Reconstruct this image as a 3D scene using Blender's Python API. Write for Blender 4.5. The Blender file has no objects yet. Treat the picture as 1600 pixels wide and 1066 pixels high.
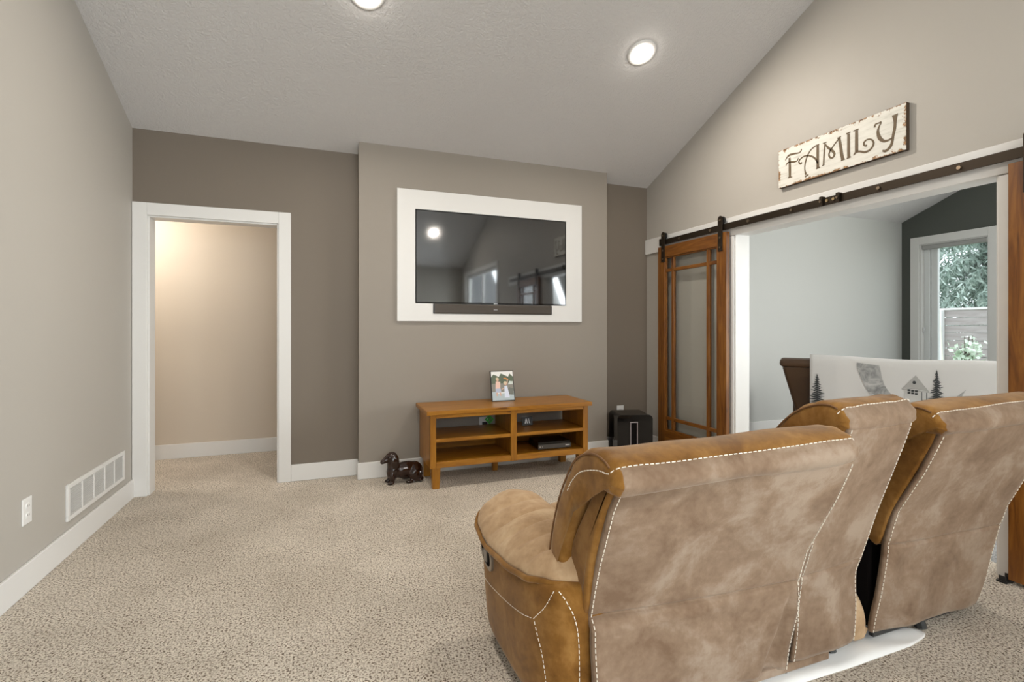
import bpy, bmesh, math, random
from mathutils import Vector, Matrix, noise
random.seed(7)
PI = math.pi
SC = bpy.context.scene
COL = SC.collection

# ------------------------------------------------------------------ camera
cam_data = bpy.data.cameras.new('camera')
cam = bpy.data.objects.new('camera', cam_data)
COL.objects.link(cam)
cam.location = (0, 0, 1.21)
cam.rotation_euler = (PI / 2, 0, -0.3609)
cam_data.sensor_width = 36.0
cam_data.lens = 778.14 * 36.0 / 1600.0
cam_data.shift_y = -20.58 / 1600.0
cam_data.clip_start = 0.02
cam_data.clip_end = 200
SC.camera = cam

# ------------------------------------------------------------------ exposure
vs = SC.view_settings
vs.view_transform = 'Standard'
vs.look = 'None'
vs.exposure = 0.20
vs.gamma = 1.0
vs.use_curve_mapping = False

# ------------------------------------------------------------------ sky (bright overcast day)
world = bpy.data.worlds.new('overcast_sky')
SC.world = world
world.use_nodes = True
wn = world.node_tree.nodes
bg = wn['Background']
bg.inputs[0].default_value = (0.86, 0.93, 1.0, 1)
bg.inputs[1].default_value = 2.2

# ------------------------------------------------------------------ daylight at the windows
def area_light(name, loc, direction, sx, sy, power, color):
    d = bpy.data.lights.new(name, 'AREA')
    d.shape = 'RECTANGLE'
    d.size = sx
    d.size_y = sy
    d.energy = power
    d.color = color
    o = bpy.data.objects.new(name, d)
    COL.objects.link(o)
    o.location = loc
    o.rotation_euler = Vector(direction).to_track_quat('-Z', 'Z').to_euler()
    return o

DAY = (0.88, 0.95, 1.0)
area_light('daylight_patio', (4.1, -1.75, 2.05), (-1, .05, -.38), 3.6, 3.0, 560, DAY)
area_light('daylight_rear_window', (1.05, -3.26, 1.6), (0, 1, 0), 1.6, 1.5, 52, DAY)
area_light('daylight_rear_window_left', (-0.75, -3.26, 1.45), (0, 1, 0), 0.9, 1.3, 18, DAY)
area_light('daylight_den_window', (7.15, 0.9, 1.4), (-1, 0, 0), 2.0, 1.6, 170, (1.0, 1.0, 0.96))

# ------------------------------------------------------------------ helpers
def mk(name, bm, mat, parent=None, smooth=False, subsurf=0, bevel=0.0, seg=2):
    me = bpy.data.meshes.new(name)
    bmesh.ops.recalc_face_normals(bm, faces=bm.faces[:])
    bm.to_mesh(me)
    bm.free()
    if smooth:
        me.polygons.foreach_set('use_smooth', [True] * len(me.polygons))
    if isinstance(mat, (list, tuple)):
        for m in mat:
            me.materials.append(m)
    else:
        me.materials.append(mat)
    o = bpy.data.objects.new(name, me)
    COL.objects.link(o)
    if parent is not None:
        o.parent = parent
        mw = Matrix.Identity(4)
        q = parent
        chain = []
        while q is not None:
            chain.append(q)
            q = q.parent
        for q in reversed(chain):
            mw = mw @ q.matrix_parent_inverse @ q.matrix_basis
        o.matrix_parent_inverse = mw.inverted()
    if bevel > 0:
        b = o.modifiers.new('bevel', 'BEVEL')
        b.width = bevel
        b.segments = seg
        b.limit_method = 'ANGLE'
        b.angle_limit = 0.6
        b.harden_normals = False
    if subsurf:
        s = o.modifiers.new('subsurf', 'SUBSURF')
        s.levels = subsurf
        s.render_levels = subsurf
    return o

def tag(o, label=None, cat=None, group=None, kind=None):
    if label: o['label'] = label
    if cat: o['category'] = cat
    if group: o['group'] = group
    if kind: o['kind'] = kind
    return o

def thing(name, loc, label, cat, group=None, rz=0.0):
    o = bpy.data.objects.new(name, None)
    COL.objects.link(o)
    o.empty_display_size = 0.1
    o.location = loc
    o.rotation_euler = (0, 0, rz)
    return tag(o, label, cat, group)

def struct(name, bm, mat, parent=None, **k):
    o = mk(name, bm, mat, parent, **k)
    if parent is None:
        o['kind'] = 'structure'
    return o

def BM():
    return bmesh.new()

def box(bm, x0, x1, y0, y1, z0, z1, M=None, mi=0):
    vs = [bm.verts.new(Vector(p)) for p in ((x0, y0, z0), (x1, y0, z0), (x1, y1, z0), (x0, y1, z0),
                                            (x0, y0, z1), (x1, y0, z1), (x1, y1, z1), (x0, y1, z1))]
    if M is not None:
        for v in vs:
            v.co = M @ v.co
    fs = []
    for f in ((3, 2, 1, 0), (4, 5, 6, 7), (0, 1, 5, 4), (1, 2, 6, 5), (2, 3, 7, 6), (3, 0, 4, 7)):
        fc = bm.faces.new([vs[i] for i in f])
        fc.material_index = mi
        fs.append(fc)
    return bm

def bx(x0, x1, y0, y1, z0, z1, M=None):
    return box(BM(), x0, x1, y0, y1, z0, z1, M)

def prism(bm, poly, axis, a, b):
    """extrude a 2-D polygon along an axis: 'x' -> (y,z), 'y' -> (x,z), 'z' -> (x,y)"""
    def v3(p, t):
        if axis == 'x': return (t, p[0], p[1])
        if axis == 'y': return (p[0], t, p[1])
        return (p[0], p[1], t)
    A = [bm.verts.new(v3(p, a)) for p in poly]
    B = [bm.verts.new(v3(p, b)) for p in poly]
    bm.faces.new(A)
    bm.faces.new(B[::-1])
    n = len(poly)
    for i in range(n):
        bm.faces.new([A[i], B[i], B[(i + 1) % n], A[(i + 1) % n]])
    return bm

def frame_of(d):
    d = Vector(d).normalized()
    u = Vector((0, 0, 1)) if abs(d.z) < 0.9 else Vector((1, 0, 0))
    a = d.cross(u).normalized()
    return a, d.cross(a).normalized()

def cyl(bm, p0, p1, r0, r1=None, n=12):
    r1 = r0 if r1 is None else r1
    p0, p1 = Vector(p0), Vector(p1)
    a, b = frame_of(p1 - p0)
    A = [bm.verts.new(p0 + (a * math.cos(2 * PI * i / n) + b * math.sin(2 * PI * i / n)) * r0) for i in range(n)]
    B = [bm.verts.new(p1 + (a * math.cos(2 * PI * i / n) + b * math.sin(2 * PI * i / n)) * r1) for i in range(n)]
    bm.faces.new(A)
    bm.faces.new(B[::-1])
    for i in range(n):
        bm.faces.new([A[i], B[i], B[(i + 1) % n], A[(i + 1) % n]])
    return bm

def tube(bm, pts, r, n=8):
    pts = [Vector(p) for p in pts]
    rings = []
    for i, p in enumerate(pts):
        d = pts[min(i + 1, len(pts) - 1)] - pts[max(i - 1, 0)]
        a, b = frame_of(d)
        if rings:
            # keep the frame from flipping
            pa = rings[-1][1]
            a = (pa - d.normalized() * pa.dot(d.normalized())).normalized()
            b = d.normalized().cross(a)
        rr = r[i] if isinstance(r, (list, tuple)) else r
        rings.append(([bm.verts.new(p + (a * math.cos(2 * PI * k / n) + b * math.sin(2 * PI * k / n)) * rr) for k in range(n)], a))
    for (A, _), (B, _) in zip(rings, rings[1:]):
        for k in range(n):
            bm.faces.new([A[k], B[k], B[(k + 1) % n], A[(k + 1) % n]])
    bm.faces.new(rings[0][0])
    bm.faces.new(rings[-1][0][::-1])
    return bm

def loft(bm, rings, cap=True):
    R = [[bm.verts.new(p) for p in r] for r in rings]
    n = len(R[0])
    for A, B in zip(R, R[1:]):
        for k in range(n):
            bm.faces.new([A[k], B[k], B[(k + 1) % n], A[(k + 1) % n]])
    if cap:
        for ring in (R[0], R[-1]):
            c = Vector((0, 0, 0))
            for v in ring: c += v.co
            cv = bm.verts.new(c / n)
            for k in range(n):
                bm.faces.new([ring[k], ring[(k + 1) % n], cv])
    return bm

def ellipsoid(bm, c, r, M=None, u=16, v=10):
    mat = Matrix.Translation(c) @ (M or Matrix.Identity(4)) @ Matrix.Diagonal((r[0], r[1], r[2], 1))
    bmesh.ops.create_uvsphere(bm, u_segments=u, v_segments=v, radius=1, matrix=mat)
    return bm

def interp(tab, t):
    if t <= tab[0][0]: return tab[0][1]
    for (a, va), (b, vb) in zip(tab, tab[1:]):
        if t <= b:
            return va + (vb - va) * (t - a) / (b - a)
    return tab[-1][1]

def catmull(pts, n=6, closed=False):
    P = [Vector(p) for p in pts]
    out = []
    m = len(P)
    rng = range(m if closed else m - 1)
    for i in rng:
        if closed:
            p0, p1, p2, p3 = P[(i - 1) % m], P[i], P[(i + 1) % m], P[(i + 2) % m]
        else:
            p0, p1, p2, p3 = P[max(i - 1, 0)], P[i], P[i + 1], P[min(i + 2, m - 1)]
        for k in range(n):
            t = k / n
            out.append(0.5 * ((2 * p1) + (p2 - p0) * t + (2 * p0 - 5 * p1 + 4 * p2 - p3) * t * t + (3 * p1 - p0 - 3 * p2 + p3) * t ** 3))
    if not closed:
        out.append(P[-1])
    return out

# ------------------------------------------------------------------ materials
def newmat(name, color=(0.8, 0.8, 0.8), rough=0.6, metal=0.0, spec=0.5):
    m = bpy.data.materials.new(name)
    m.use_nodes = True
    b = m.node_tree.nodes['Principled BSDF']
    b.inputs['Base Color'].default_value = (*color, 1)
    b.inputs['Roughness'].default_value = rough
    b.inputs['Metallic'].default_value = metal
    b.inputs['Specular IOR Level'].default_value = spec
    return m

def N(m, t, **k):
    n = m.node_tree.nodes.new(t)
    for a, v in k.items():
        setattr(n, a, v)
    return n

def L(m, a, b):
    m.node_tree.links.new(a, b)

def coords(m, scale=(1, 1, 1), rot=(0, 0, 0), kind='Object'):
    t = N(m, 'ShaderNodeTexCoord')
    mp = N(m, 'ShaderNodeMapping')
    mp.inputs['Scale'].default_value = scale
    mp.inputs['Rotation'].default_value = rot
    L(m, t.outputs[kind], mp.inputs['Vector'])
    return mp.outputs['Vector']

def noise_tex(m, vec, scale, detail=3, rough=0.5, dist=0.0):
    n = N(m, 'ShaderNodeTexNoise')
    n.inputs['Scale'].default_value = scale
    n.inputs['Detail'].default_value = detail
    n.inputs['Roughness'].default_value = rough
    n.inputs['Distortion'].default_value = dist
    L(m, vec, n.inputs['Vector'])
    return n

def ramp(m, fac, stops):
    r = N(m, 'ShaderNodeValToRGB')
    e = r.color_ramp.elements
    while len(e) < len(stops):
        e.new(0.5)
    for el, (p, c) in zip(e, stops):
        el.position = p
        el.color = (*c, 1)
    L(m, fac, r.inputs['Fac'])
    return r.outputs['Color']

def bump(m, height, strength, dist=0.01, normal=None):
    b = N(m, 'ShaderNodeBump')
    b.inputs['Strength'].default_value = strength
    b.inputs['Distance'].default_value = dist
    L(m, height, b.inputs['Height'])
    if normal is not None:
        L(m, normal, b.inputs['Normal'])
    return b.outputs['Normal']

def P_(m):
    return m.node_tree.nodes['Principled BSDF']

def paint(name, color, rough=0.55, tex=140, strength=0.05, spec=0.3):
    m = newmat(name, color, rough, spec=spec)
    v = coords(m)
    n = noise_tex(m, v, tex, 2)
    L(m, bump(m, n.outputs['Fac'], strength, 0.004), P_(m).inputs['Normal'])
    return m

M_side = paint('greige_wall_paint', (0.425, 0.402, 0.366))
M_accent = paint('taupe_accent_paint', (0.178, 0.150, 0.120))
M_chimney = paint('lit_taupe_paint', (0.282, 0.252, 0.217))  # same taupe as the back wall, lightened for the light it catches
M_hall = paint('beige_hall_paint', (0.57, 0.50, 0.415))
M_den = paint('pale_grey_den_paint', (0.475, 0.48, 0.462))
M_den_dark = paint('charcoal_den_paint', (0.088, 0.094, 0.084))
M_white = newmat('white_trim_paint', (0.70, 0.695, 0.68), 0.38, spec=0.4)
M_plastic = newmat('white_plastic', (0.74, 0.735, 0.72), 0.35)

def ceiling_mat():
    m = newmat('textured_ceiling_paint', (0.585, 0.575, 0.572), 0.7, spec=0.3)
    v = coords(m, (1, 1, 1))
    a = noise_tex(m, v, 55, 3, 0.55, 0.8)
    r = ramp(m, a.outputs['Fac'], [(0.42, (0, 0, 0)), (0.58, (1, 1, 1))])
    L(m, bump(m, r, 0.55, 0.004), P_(m).inputs['Normal'])
    return m
M_ceil = ceiling_mat()

def carpet_mat(name, light, mid, dark):
    m = newmat(name, light, 0.95, spec=0.05)
    v = coords(m)
    fine = noise_tex(m, v, 130, 3, 0.62, 0.4)
    big = noise_tex(m, v, 2.2, 3, 0.55)
    col = ramp(m, fine.outputs['Fac'], [(0.36, dark), (0.45, mid), (0.53, light), (0.72, tuple(min(1, c * 1.18) for c in light))])
    tone = ramp(m, big.outputs['Fac'], [(0.3, (0.86, 0.85, 0.83)), (0.7, (1.06, 1.06, 1.06))])
    mx = N(m, 'ShaderNodeMix', data_type='RGBA', blend_type='MULTIPLY')
    mx.inputs[0].default_value = 1.0
    L(m, col, mx.inputs[6])
    L(m, tone, mx.inputs[7])
    L(m, mx.outputs[2], P_(m).inputs['Base Color'])
    hb = noise_tex(m, v, 150, 4, 0.7, 0.6)
    L(m, bump(m, hb.outputs['Fac'], 0.9, 0.012), P_(m).inputs['Normal'])
    return m
M_carpet = carpet_mat('flecked_beige_carpet', (0.82, 0.75, 0.655), (0.57, 0.49, 0.40), (0.11, 0.075, 0.046))
M_carpet2 = carpet_mat('grey_carpet', (0.42, 0.42, 0.42), (0.33, 0.33, 0.33), (0.2, 0.2, 0.2))

def wood_mat(name, c1, c2, c3, axis='x', rough=0.32, knots=True, scale=1.0):
    m = newmat(name, c2, rough, spec=0.45)
    sc = {'x': (1.2, 14, 14), 'y': (14, 1.2, 14), 'z': (14, 14, 1.2)}[axis]
    v = coords(m, tuple(s * scale for s in sc))
    n = noise_tex(m, v, 2.2, 5, 0.6, 1.2)
    col = ramp(m, n.outputs['Fac'], [(0.28, c1), (0.5, c2), (0.72, c3)])
    if knots:
        v2 = coords(m, tuple(s * 0.35 for s in sc))
        k = noise_tex(m, v2, 2.6, 2, 0.5, 2.0)
        kc = ramp(m, k.outputs['Fac'], [(0.24, (0.35, 0.28, 0.22)), (0.36, (1, 1, 1))])
        mx = N(m, 'ShaderNodeMix', data_type='RGBA', blend_type='MULTIPLY')
        mx.inputs[0].default_value = 1.0
        L(m, col, mx.inputs[6])
        L(m, kc, mx.inputs[7])
        col = mx.outputs[2]
    L(m, col, P_(m).inputs['Base Color'])
    L(m, bump(m, n.outputs['Fac'], 0.08, 0.002), P_(m).inputs['Normal'])
    return m
HONEY = ((0.19, 0.072, 0.006), (0.30, 0.122, 0.010), (0.40, 0.180, 0.019))
M_honey_x = wood_mat('honey_wood_lengthwise', *HONEY, axis='x')
M_honey_z = wood_mat('honey_wood_upright', *HONEY, axis='z')
M_honey_y = wood_mat('honey_wood_crosswise', *HONEY, axis='y')
ALDER = ((0.085, 0.025, 0.003), (0.170, 0.060, 0.008), (0.25, 0.102, 0.017))
M_alder_z = wood_mat('knotty_alder_upright', *ALDER, axis='z', rough=0.38)
M_alder_y = wood_mat('knotty_alder_crosswise', *ALDER, axis='y', rough=0.38)

M_bronze = newmat('dark_bronze_steel', (0.035, 0.025, 0.016), 0.42, 0.7)
M_bolt = newmat('worn_bolt_head', (0.22, 0.17, 0.12), 0.35, 0.9)
M_black = newmat('black_plastic', (0.012, 0.012, 0.012), 0.35)
M_void = newmat('black_void', (0.006, 0.005, 0.005), 0.95, spec=0.1)  # near-black seat frames, and painted shade in slots, port, cup and vent
M_gloss = newmat('gloss_black', (0.005, 0.0045, 0.0045), 0.05, spec=0.35)
M_silver = newmat('brushed_silver', (0.55, 0.55, 0.56), 0.28, 0.9)
M_screen = newmat('television_glass', (0.004, 0.005, 0.006), 0.045, spec=0.75)
P_(M_screen).inputs['IOR'].default_value = 1.8
M_soundbar = newmat('brown_black_mesh', (0.045, 0.032, 0.02), 0.45)

def glass_mat(name, tint=(1, 1, 1), gloss=0.06):
    m = bpy.data.materials.new(name)
    m.use_nodes = True
    nt = m.node_tree
    nt.nodes.clear()
    out = nt.nodes.new('ShaderNodeOutputMaterial')
    tr = nt.nodes.new('ShaderNodeBsdfTransparent')
    tr.inputs[0].default_value = (*tint, 1)
    gl = nt.nodes.new('ShaderNodeBsdfGlossy')
    gl.inputs['Roughness'].default_value = 0.02
    lw = nt.nodes.new('ShaderNodeLayerWeight')
    lw.inputs['Blend'].default_value = 0.5
    pw = nt.nodes.new('ShaderNodeMath')
    pw.operation = 'POWER'
    pw.inputs[1].default_value = 4.0
    nt.links.new(lw.outputs['Facing'], pw.inputs[0])
    sc_ = nt.nodes.new('ShaderNodeMath')
    sc_.operation = 'MULTIPLY_ADD'
    sc_.inputs[1].default_value = 0.8
    sc_.inputs[2].default_value = 0.03
    nt.links.new(pw.outputs[0], sc_.inputs[0])
    mx = nt.nodes.new('ShaderNodeMixShader')
    nt.links.new(sc_.outputs[0], mx.inputs[0])
    nt.links.new(tr.outputs[0], mx.inputs[1])
    nt.links.new(gl.outputs[0], mx.inputs[2])
    nt.links.new(mx.outputs[0], out.inputs[0])
    return m
M_glass = glass_mat('clear_glass', (0.97, 0.98, 0.975))

def suede(name, lo, mid, hi, sheen=0.25, patch=5.0):
    m = newmat(name, mid, 0.85, spec=0.15)
    v = coords(m)
    a = noise_tex(m, v, patch, 5, 0.6, 0.5)
    b = noise_tex(m, v, 40, 3, 0.6)
    ad = N(m, 'ShaderNodeMath', operation='MULTIPLY_ADD')
    ad.inputs[1].default_value = 0.28
    L(m, b.outputs['Fac'], ad.inputs[0])
    L(m, a.outputs['Fac'], ad.inputs[2])
    col = ramp(m, ad.outputs[0], [(0.46, lo), (0.64, mid), (0.80, hi)])
    L(m, col, P_(m).inputs['Base Color'])
    P_(m).inputs['Sheen Weight'].default_value = sheen
    P_(m).inputs['Sheen Roughness'].default_value = 0.45
    P_(m).inputs['Sheen Tint'].default_value = (1.0, 0.88, 0.74, 1)
    f = noise_tex(m, v, 420, 2, 0.6)
    L(m, bump(m, f.outputs['Fac'], 0.25, 0.002), P_(m).inputs['Normal'])
    return m
M_suede = suede('brown_suede', (0.130, 0.053, 0.008), (0.210, 0.096, 0.018), (0.295, 0.150, 0.040))
M_suede_tan = suede('lit_tan_suede', (0.31, 0.195, 0.105), (0.43, 0.290, 0.168), (0.53, 0.385, 0.24))  # same brown suede, lightened for light falling on the pads
M_suede_back = suede('daylit_taupe_suede', (0.160, 0.100, 0.062), (0.228, 0.155, 0.104), (0.31, 0.235, 0.175))  # same brown suede, greyed for cool daylight on the backs
M_thread = newmat('cream_thread', (0.82, 0.76, 0.66), 0.7)
M_piping = newmat('dark_piping_suede', (0.16, 0.075, 0.025), 0.8)

# ================================================================== the room shell
XL, XW, XW2, XE = -1.282, 3.095, 3.235, 7.195     # left wall, right wall (two faces), den outer wall
YB, YC, YR, YD = 4.288, 4.1506, -3.30, 4.37       # back wall, chimney breast, rear wall, den back wall
ZE, SLOPE = 2.64, 0.4195
YRIDGE = (YB + YR) / 2
def ceil_z(y):
    return ZE + SLOPE * ((YB - y) if y > YRIDGE else (y - YR))

# floors
DEN_Y = -0.45
struct('floor', bx(-3.4, XW2, YR - .15, 5.6, -0.06, 0), M_carpet)
struct('floor.001', bx(XW2, XE + .15, DEN_Y - .12, YD + .15, -0.06, -0.002), M_carpet2)

# ceilings (two slopes meeting at a ridge)
def ceiling(name, xa, xb, ya, yb):
    # underside follows ceil_z, each slab lies on one side of the ridge
    s = 1 if (ya + yb) / 2 > YRIDGE else -1
    za = ZE + SLOPE * ((YB - ya) if s > 0 else (ya - YR))
    zb = ZE + SLOPE * ((YB - yb) if s > 0 else (yb - YR))
    struct(name, prism(BM(), [(ya, za), (yb, zb), (yb, zb + .1), (ya, za + .1)], 'x', xa, xb), M_ceil)
ceiling('ceiling', XL - .14, XW2, YRIDGE, YB + .12)
ceiling('ceiling.001', XL - .14, XW2, YR - .12, YRIDGE)
ceiling('ceiling.003', XW2, XE + .15, YRIDGE, YB + .12)
ceiling('ceiling.004', XW2, XE + .15, DEN_Y - .12, YRIDGE)

def gable_wall(name, xa, xb, cols, mat):
    """wall across x = const, cut in columns (ya, yb, z from, z to or None for the ceiling)"""
    bm = BM()
    for ya, yb, z0, z1 in cols:
        ys = [ya, yb] if not (ya < YRIDGE < yb) else [ya, YRIDGE, yb]
        poly = [(ya, z0), (yb, z0)]
        for y in reversed(ys):
            poly.append((y, ceil_z(y) if z1 is None else z1))
        prism(bm, poly, 'x', xa, xb)
    return struct(name, bm, mat)

gable_wall('wall_left', XL - .12, XL, [(YR, YB + .12, 0, None)], M_side)
DOOR_Y0, DOOR_Y1, DOOR_Z = 1.438, 3.120, 1.972        # the cased opening to the den
PAT = (-2.95, -0.75, 0.05, 2.40)
cols = [(YR, PAT[0], 0, None), (PAT[0], PAT[1], PAT[3], None), (PAT[0], PAT[1], 0, PAT[2]), (PAT[1], DOOR_Y0, 0, None),
        (DOOR_Y0, DOOR_Y1, DOOR_Z, None), (DOOR_Y1, YD + .1, 0, None)]
# the shared wall is two leaves: greige on this side, pale grey on the den side
gable_wall('wall_right', XW, XW + .07, [c if c[1] < YD else (c[0], YB, c[2], c[3]) for c in cols], M_side)
gable_wall('wall_right.001', XW + .07, XW2, [c if c[1] < YD else (c[0], YD, c[2], c[3]) for c in cols], M_den)

# back wall with the doorway at its left end
DX0, DX1, DZ = -1.190, -0.332, 2.022
bm = BM()
box(bm, DX0, DX1, YB, YB + .12, DZ, ZE)
box(bm, XL, DX0, YB, YB + .12, 0, ZE)
box(bm, DX1, XW, YB, YB + .12, 0, ZE)
struct('wall_back', bm, M_accent)
# chimney breast
CX0, CX1 = 0.2605, 2.5398
bm = BM()
prism(bm, [(YC, 0), (YB, 0), (YB, ZE), (YC, ceil_z(YC))], 'x', CX0, CX1)
struct('wall_chimney', bm, M_chimney)

# hall behind the doorway
HY = 5.42
struct('wall_hall', bx(-3.3, 0.9, HY, HY + .1, 0, 2.5), M_hall)
struct('wall_hall.001', bx(0.8, 0.9, YB + .12, HY, 0, 2.5), M_hall)
struct('wall_hall.002', bx(-3.4, -3.3, YB + .12, HY, 0, 2.5), M_hall)
struct('wall_hall.003', bx(-3.3, XL - .12, YB, YB + .12, 0, 2.5), M_hall)
struct('ceiling.002', bx(-3.3, 0.9, YB + .12, HY, 2.42, 2.5), M_ceil)
struct('baseboard_hall', bx(-3.3, 0.8, HY - .016, HY, 0, .132), M_white, bevel=.003)

# rear wall with two windows (seen only as a reflection in the television)
RW = ((-1.15, -0.35, .85, 2.42), (0.25, 1.88, .85, 2.42))
bm = BM()
xs = [XL, RW[0][0], RW[0][1], RW[1][0], RW[1][1], XW]
for i in (0, 2, 4):
    box(bm, xs[i], xs[i + 1], YR - .12, YR, 0, ZE)
for a, b, z0, z1 in RW:
    box(bm, a, b, YR - .12, YR, 0, z0)
    box(bm, a, b, YR - .12, YR, z1, ZE)
struct('wall_rear', bm, M_side)

def casing(name, axis, plane, a, b, z0, z1, w, t, mat=M_white, sill=True):
    """flat boards round an opening; plane is the wall face, t its thickness (signed)"""
    bm = BM()
    p0, p1 = sorted((plane, plane + t))
    def bb(u0, u1, v0, v1):
        if axis == 'x': box(bm, p0, p1, u0, u1, v0, v1)
        else: box(bm, u0, u1, p0, p1, v0, v1)
    bb(a - w, a, z0 - (w if sill else 0), z1 + w)
    bb(b, b + w, z0 - (w if sill else 0), z1 + w)
    bb(a, b, z1, z1 + w)
    if sill: bb(a, b, z0 - w, z0)
    return struct(name, bm, mat, bevel=.003)

def window(name, axis, plane_out, a, b, z0, z1, sign, split=None):
    """frame, sashes and panes standing in a wall opening"""
    bm = BM()
    w, d = .05, .05
    p0, p1 = sorted((plane_out, plane_out + sign * d))
    def bb(m, u0, u1, v0, v1, q0=p0, q1=p1):
        if axis == 'x': box(m, q0, q1, u0, u1, v0, v1)
        else: box(m, u0, u1, q0, q1, v0, v1)
    bb(bm, a, a + w, z0, z1); bb(bm, b - w, b, z0, z1)
    bb(bm, a + w, b - w, z0, z0 + w); bb(bm, a + w, b - w, z1 - w, z1)
    if split:
        bb(bm, split - w / 2, split + w / 2, z0 + w, z1 - w)
    root = struct(name, bm, M_white, bevel=.003)
    mid = (p0 + p1) / 2
    spans = [(a + w, b - w)] if not split else [(a + w, split - w / 2), (split + w / 2, b - w)]
    for s0, s1 in spans:
        g = BM()
        bb(g, s0, s1, z0 + w, z1 - w, mid - .003, mid + .003)
        mk('pane', g, M_glass, root)
    return root
window('window_2', 'y', YR - .10, *RW[0][:2], *RW[0][2:], 1)
window('window_3', 'y', YR - .10, *RW[1][:2], *RW[1][2:], 1, split=1.06)
casing('trim_5', 'y', YR, *RW[0], .09, .018)
casing('trim_6', 'y', YR, *RW[1], .09, .018)
window('door_3', 'x', XW + .05, *PAT, 1, split=-1.85)
casing('trim_7', 'x', XW, *PAT, .09, -.018, sill=False)

# doorway jamb and casing, left
bm = BM()
box(bm, DX0 - .001, DX0 + .012, YB - .002, YB + .125, 0, DZ)
box(bm, DX1 - .012, DX1 + .001, YB - .002, YB + .125, 0, DZ)
box(bm, DX0 + .012, DX1 - .012, YB - .002, YB + .125, DZ - .012, DZ + .001)
struct('trim_1', bm, M_white, bevel=.002)
bm = BM()
box(bm, XL + .002, DX0, YB - .018, YB, 0, 2.112)
box(bm, DX1, -.243, YB - .018, YB, 0, 2.112)
box(bm, DX0, DX1, YB - .018, YB, DZ, 2.112)
struct('door_1', bm, M_white, bevel=.003)

# baseboards
BH, BT = .132, .016
def base(name, *b):
    return struct(name, bx(*b, 0, BH), M_white, bevel=.004)
base('baseboard_left', XL, XL + BT, YR, YB - .018)
base('baseboard_back', -.243, CX0 - .001, YB - BT, YB)
base('baseboard_back.001', CX1 + .001, XW - .001, YB - BT, YB)
bm = BM()
box(bm, CX0 - .012, CX1 + .012, YC - BT, YC, 0, BH)
box(bm, CX0 - .012, CX0, YC, YB - BT - .001, 0, BH)
box(bm, CX1, CX1 + .012, YC, YB - BT - .001, 0, BH)
struct('baseboard_chimney', bm, M_white, bevel=.004)
base('baseboard_right', XW - BT, XW, DOOR_Y1 + .095, YB - BT - .002)
base('baseboard_right.001', XW - BT, XW, PAT[1] + .1, DOOR_Y0 - .1)
base('baseboard_rear', XL + BT, XW, YR, YR + BT)

# cased opening to the den: jamb boards, side casings, wide header board the track is fixed to
bm = BM()
box(bm, XW - .002, XW2 + .002, DOOR_Y1 - .012, DOOR_Y1 + .001, 0, DOOR_Z)
box(bm, XW - .002, XW2 + .002, DOOR_Y0 - .001, DOOR_Y0 + .012, 0, DOOR_Z)
box(bm, XW - .002, XW2 + .002, DOOR_Y0 + .012, DOOR_Y1 - .012, DOOR_Z - .012, DOOR_Z + .001)
struct('trim_2', bm, M_white, bevel=.002)
bm = BM()
box(bm, XW - .016, XW - .0005, DOOR_Y1, DOOR_Y1 + .092, 0, 1.952)
box(bm, XW - .016, XW - .0005, DOOR_Y0 - .092, DOOR_Y0, 0, 1.952)
struct('door_2', bm, M_white, bevel=.003)
struct('trim_3', bx(XW - .022, XW - .0005, -.05, YB - .002, 1.955, 2.104), M_white, bevel=.003)

# ------------------------------------------------------------------ the den beyond the opening
bm = BM()
box(bm, XW2, XE + .12, YD, YD + .12, 0, ZE - SLOPE * (YD - YB))
struct('wall_den_back', bm, M_den)
WIN = (3.442, 4.157, 0.62, 2.279)
W2 = (-0.2, 2.0, 0.62, 2.279)
gable_wall('wall_den_right', XE, XE + .14,
           [(DEN_Y, W2[0], 0, None), (W2[0], W2[1], W2[3], None), (W2[0], W2[1], 0, W2[2]), (W2[1], WIN[0], 0, None),
            (WIN[0], WIN[1], WIN[3], None), (WIN[0], WIN[1], 0, WIN[2]), (WIN[1], YD, 0, None)], M_den_dark)
struct('wall_den_rear', bx(XW2, XE + .14, DEN_Y - .12, DEN_Y, 0, ZE + SLOPE * (DEN_Y - .12 - YR)), M_den)
struct('baseboard_den', bx(XW2, XE, YD - BT, YD, 0, BH), M_white, bevel=.003)
struct('baseboard_den.001', bx(XE - BT, XE, DEN_Y, YD - BT, 0, BH), M_white, bevel=.003)
struct('baseboard_den.002', bx(XW2, XW2 + BT, DEN_Y, DOOR_Y0 - .02, 0, BH), M_white, bevel=.003)
casing('trim_4', 'x', XE, *WIN, .10, -.02)
window('window_4', 'x', XE + .06, *W2, 1, split=.9)
# the visible den window: deep white frame, a narrow fixed sash stile at its left, screen track
wroot = BM()
box(wroot, XE + .0, XE + .14, WIN[1] - .018, WIN[1], WIN[2], WIN[3])
box(wroot, XE + .0, XE + .14, WIN[0], WIN[0] + .012, WIN[2], WIN[3])
box(wroot, XE + .0, XE + .14, WIN[0] + .012, WIN[1] - .018, WIN[3] - .012, WIN[3])
box(wroot, XE - .02, XE + .14, WIN[0] - .0, WIN[1] - .018, WIN[2], WIN[2] + .03)
w1 = struct('window_1', wroot, M_white, bevel=.002)
M_vinyl = newmat('white_window_vinyl', (0.70, 0.72, 0.72), 0.4)
bm = BM()
box(bm, XE + .055, XE + .12, WIN[1] - .082, WIN[1] - .018, WIN[2] + .03, WIN[3] - .012)
box(bm, XE + .075, XE + .12, WIN[1] - .160, WIN[1] - .086, WIN[2] + .03, WIN[3] - .012)
box(bm, XE + .075, XE + .12, WIN[0] + .012, WIN[0] + .05, WIN[2] + .03, WIN[3] - .012)
box(bm, XE + .075, XE + .12, WIN[0] + .05, WIN[1] - .160, WIN[2] + .03, WIN[2] + .08)
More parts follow.
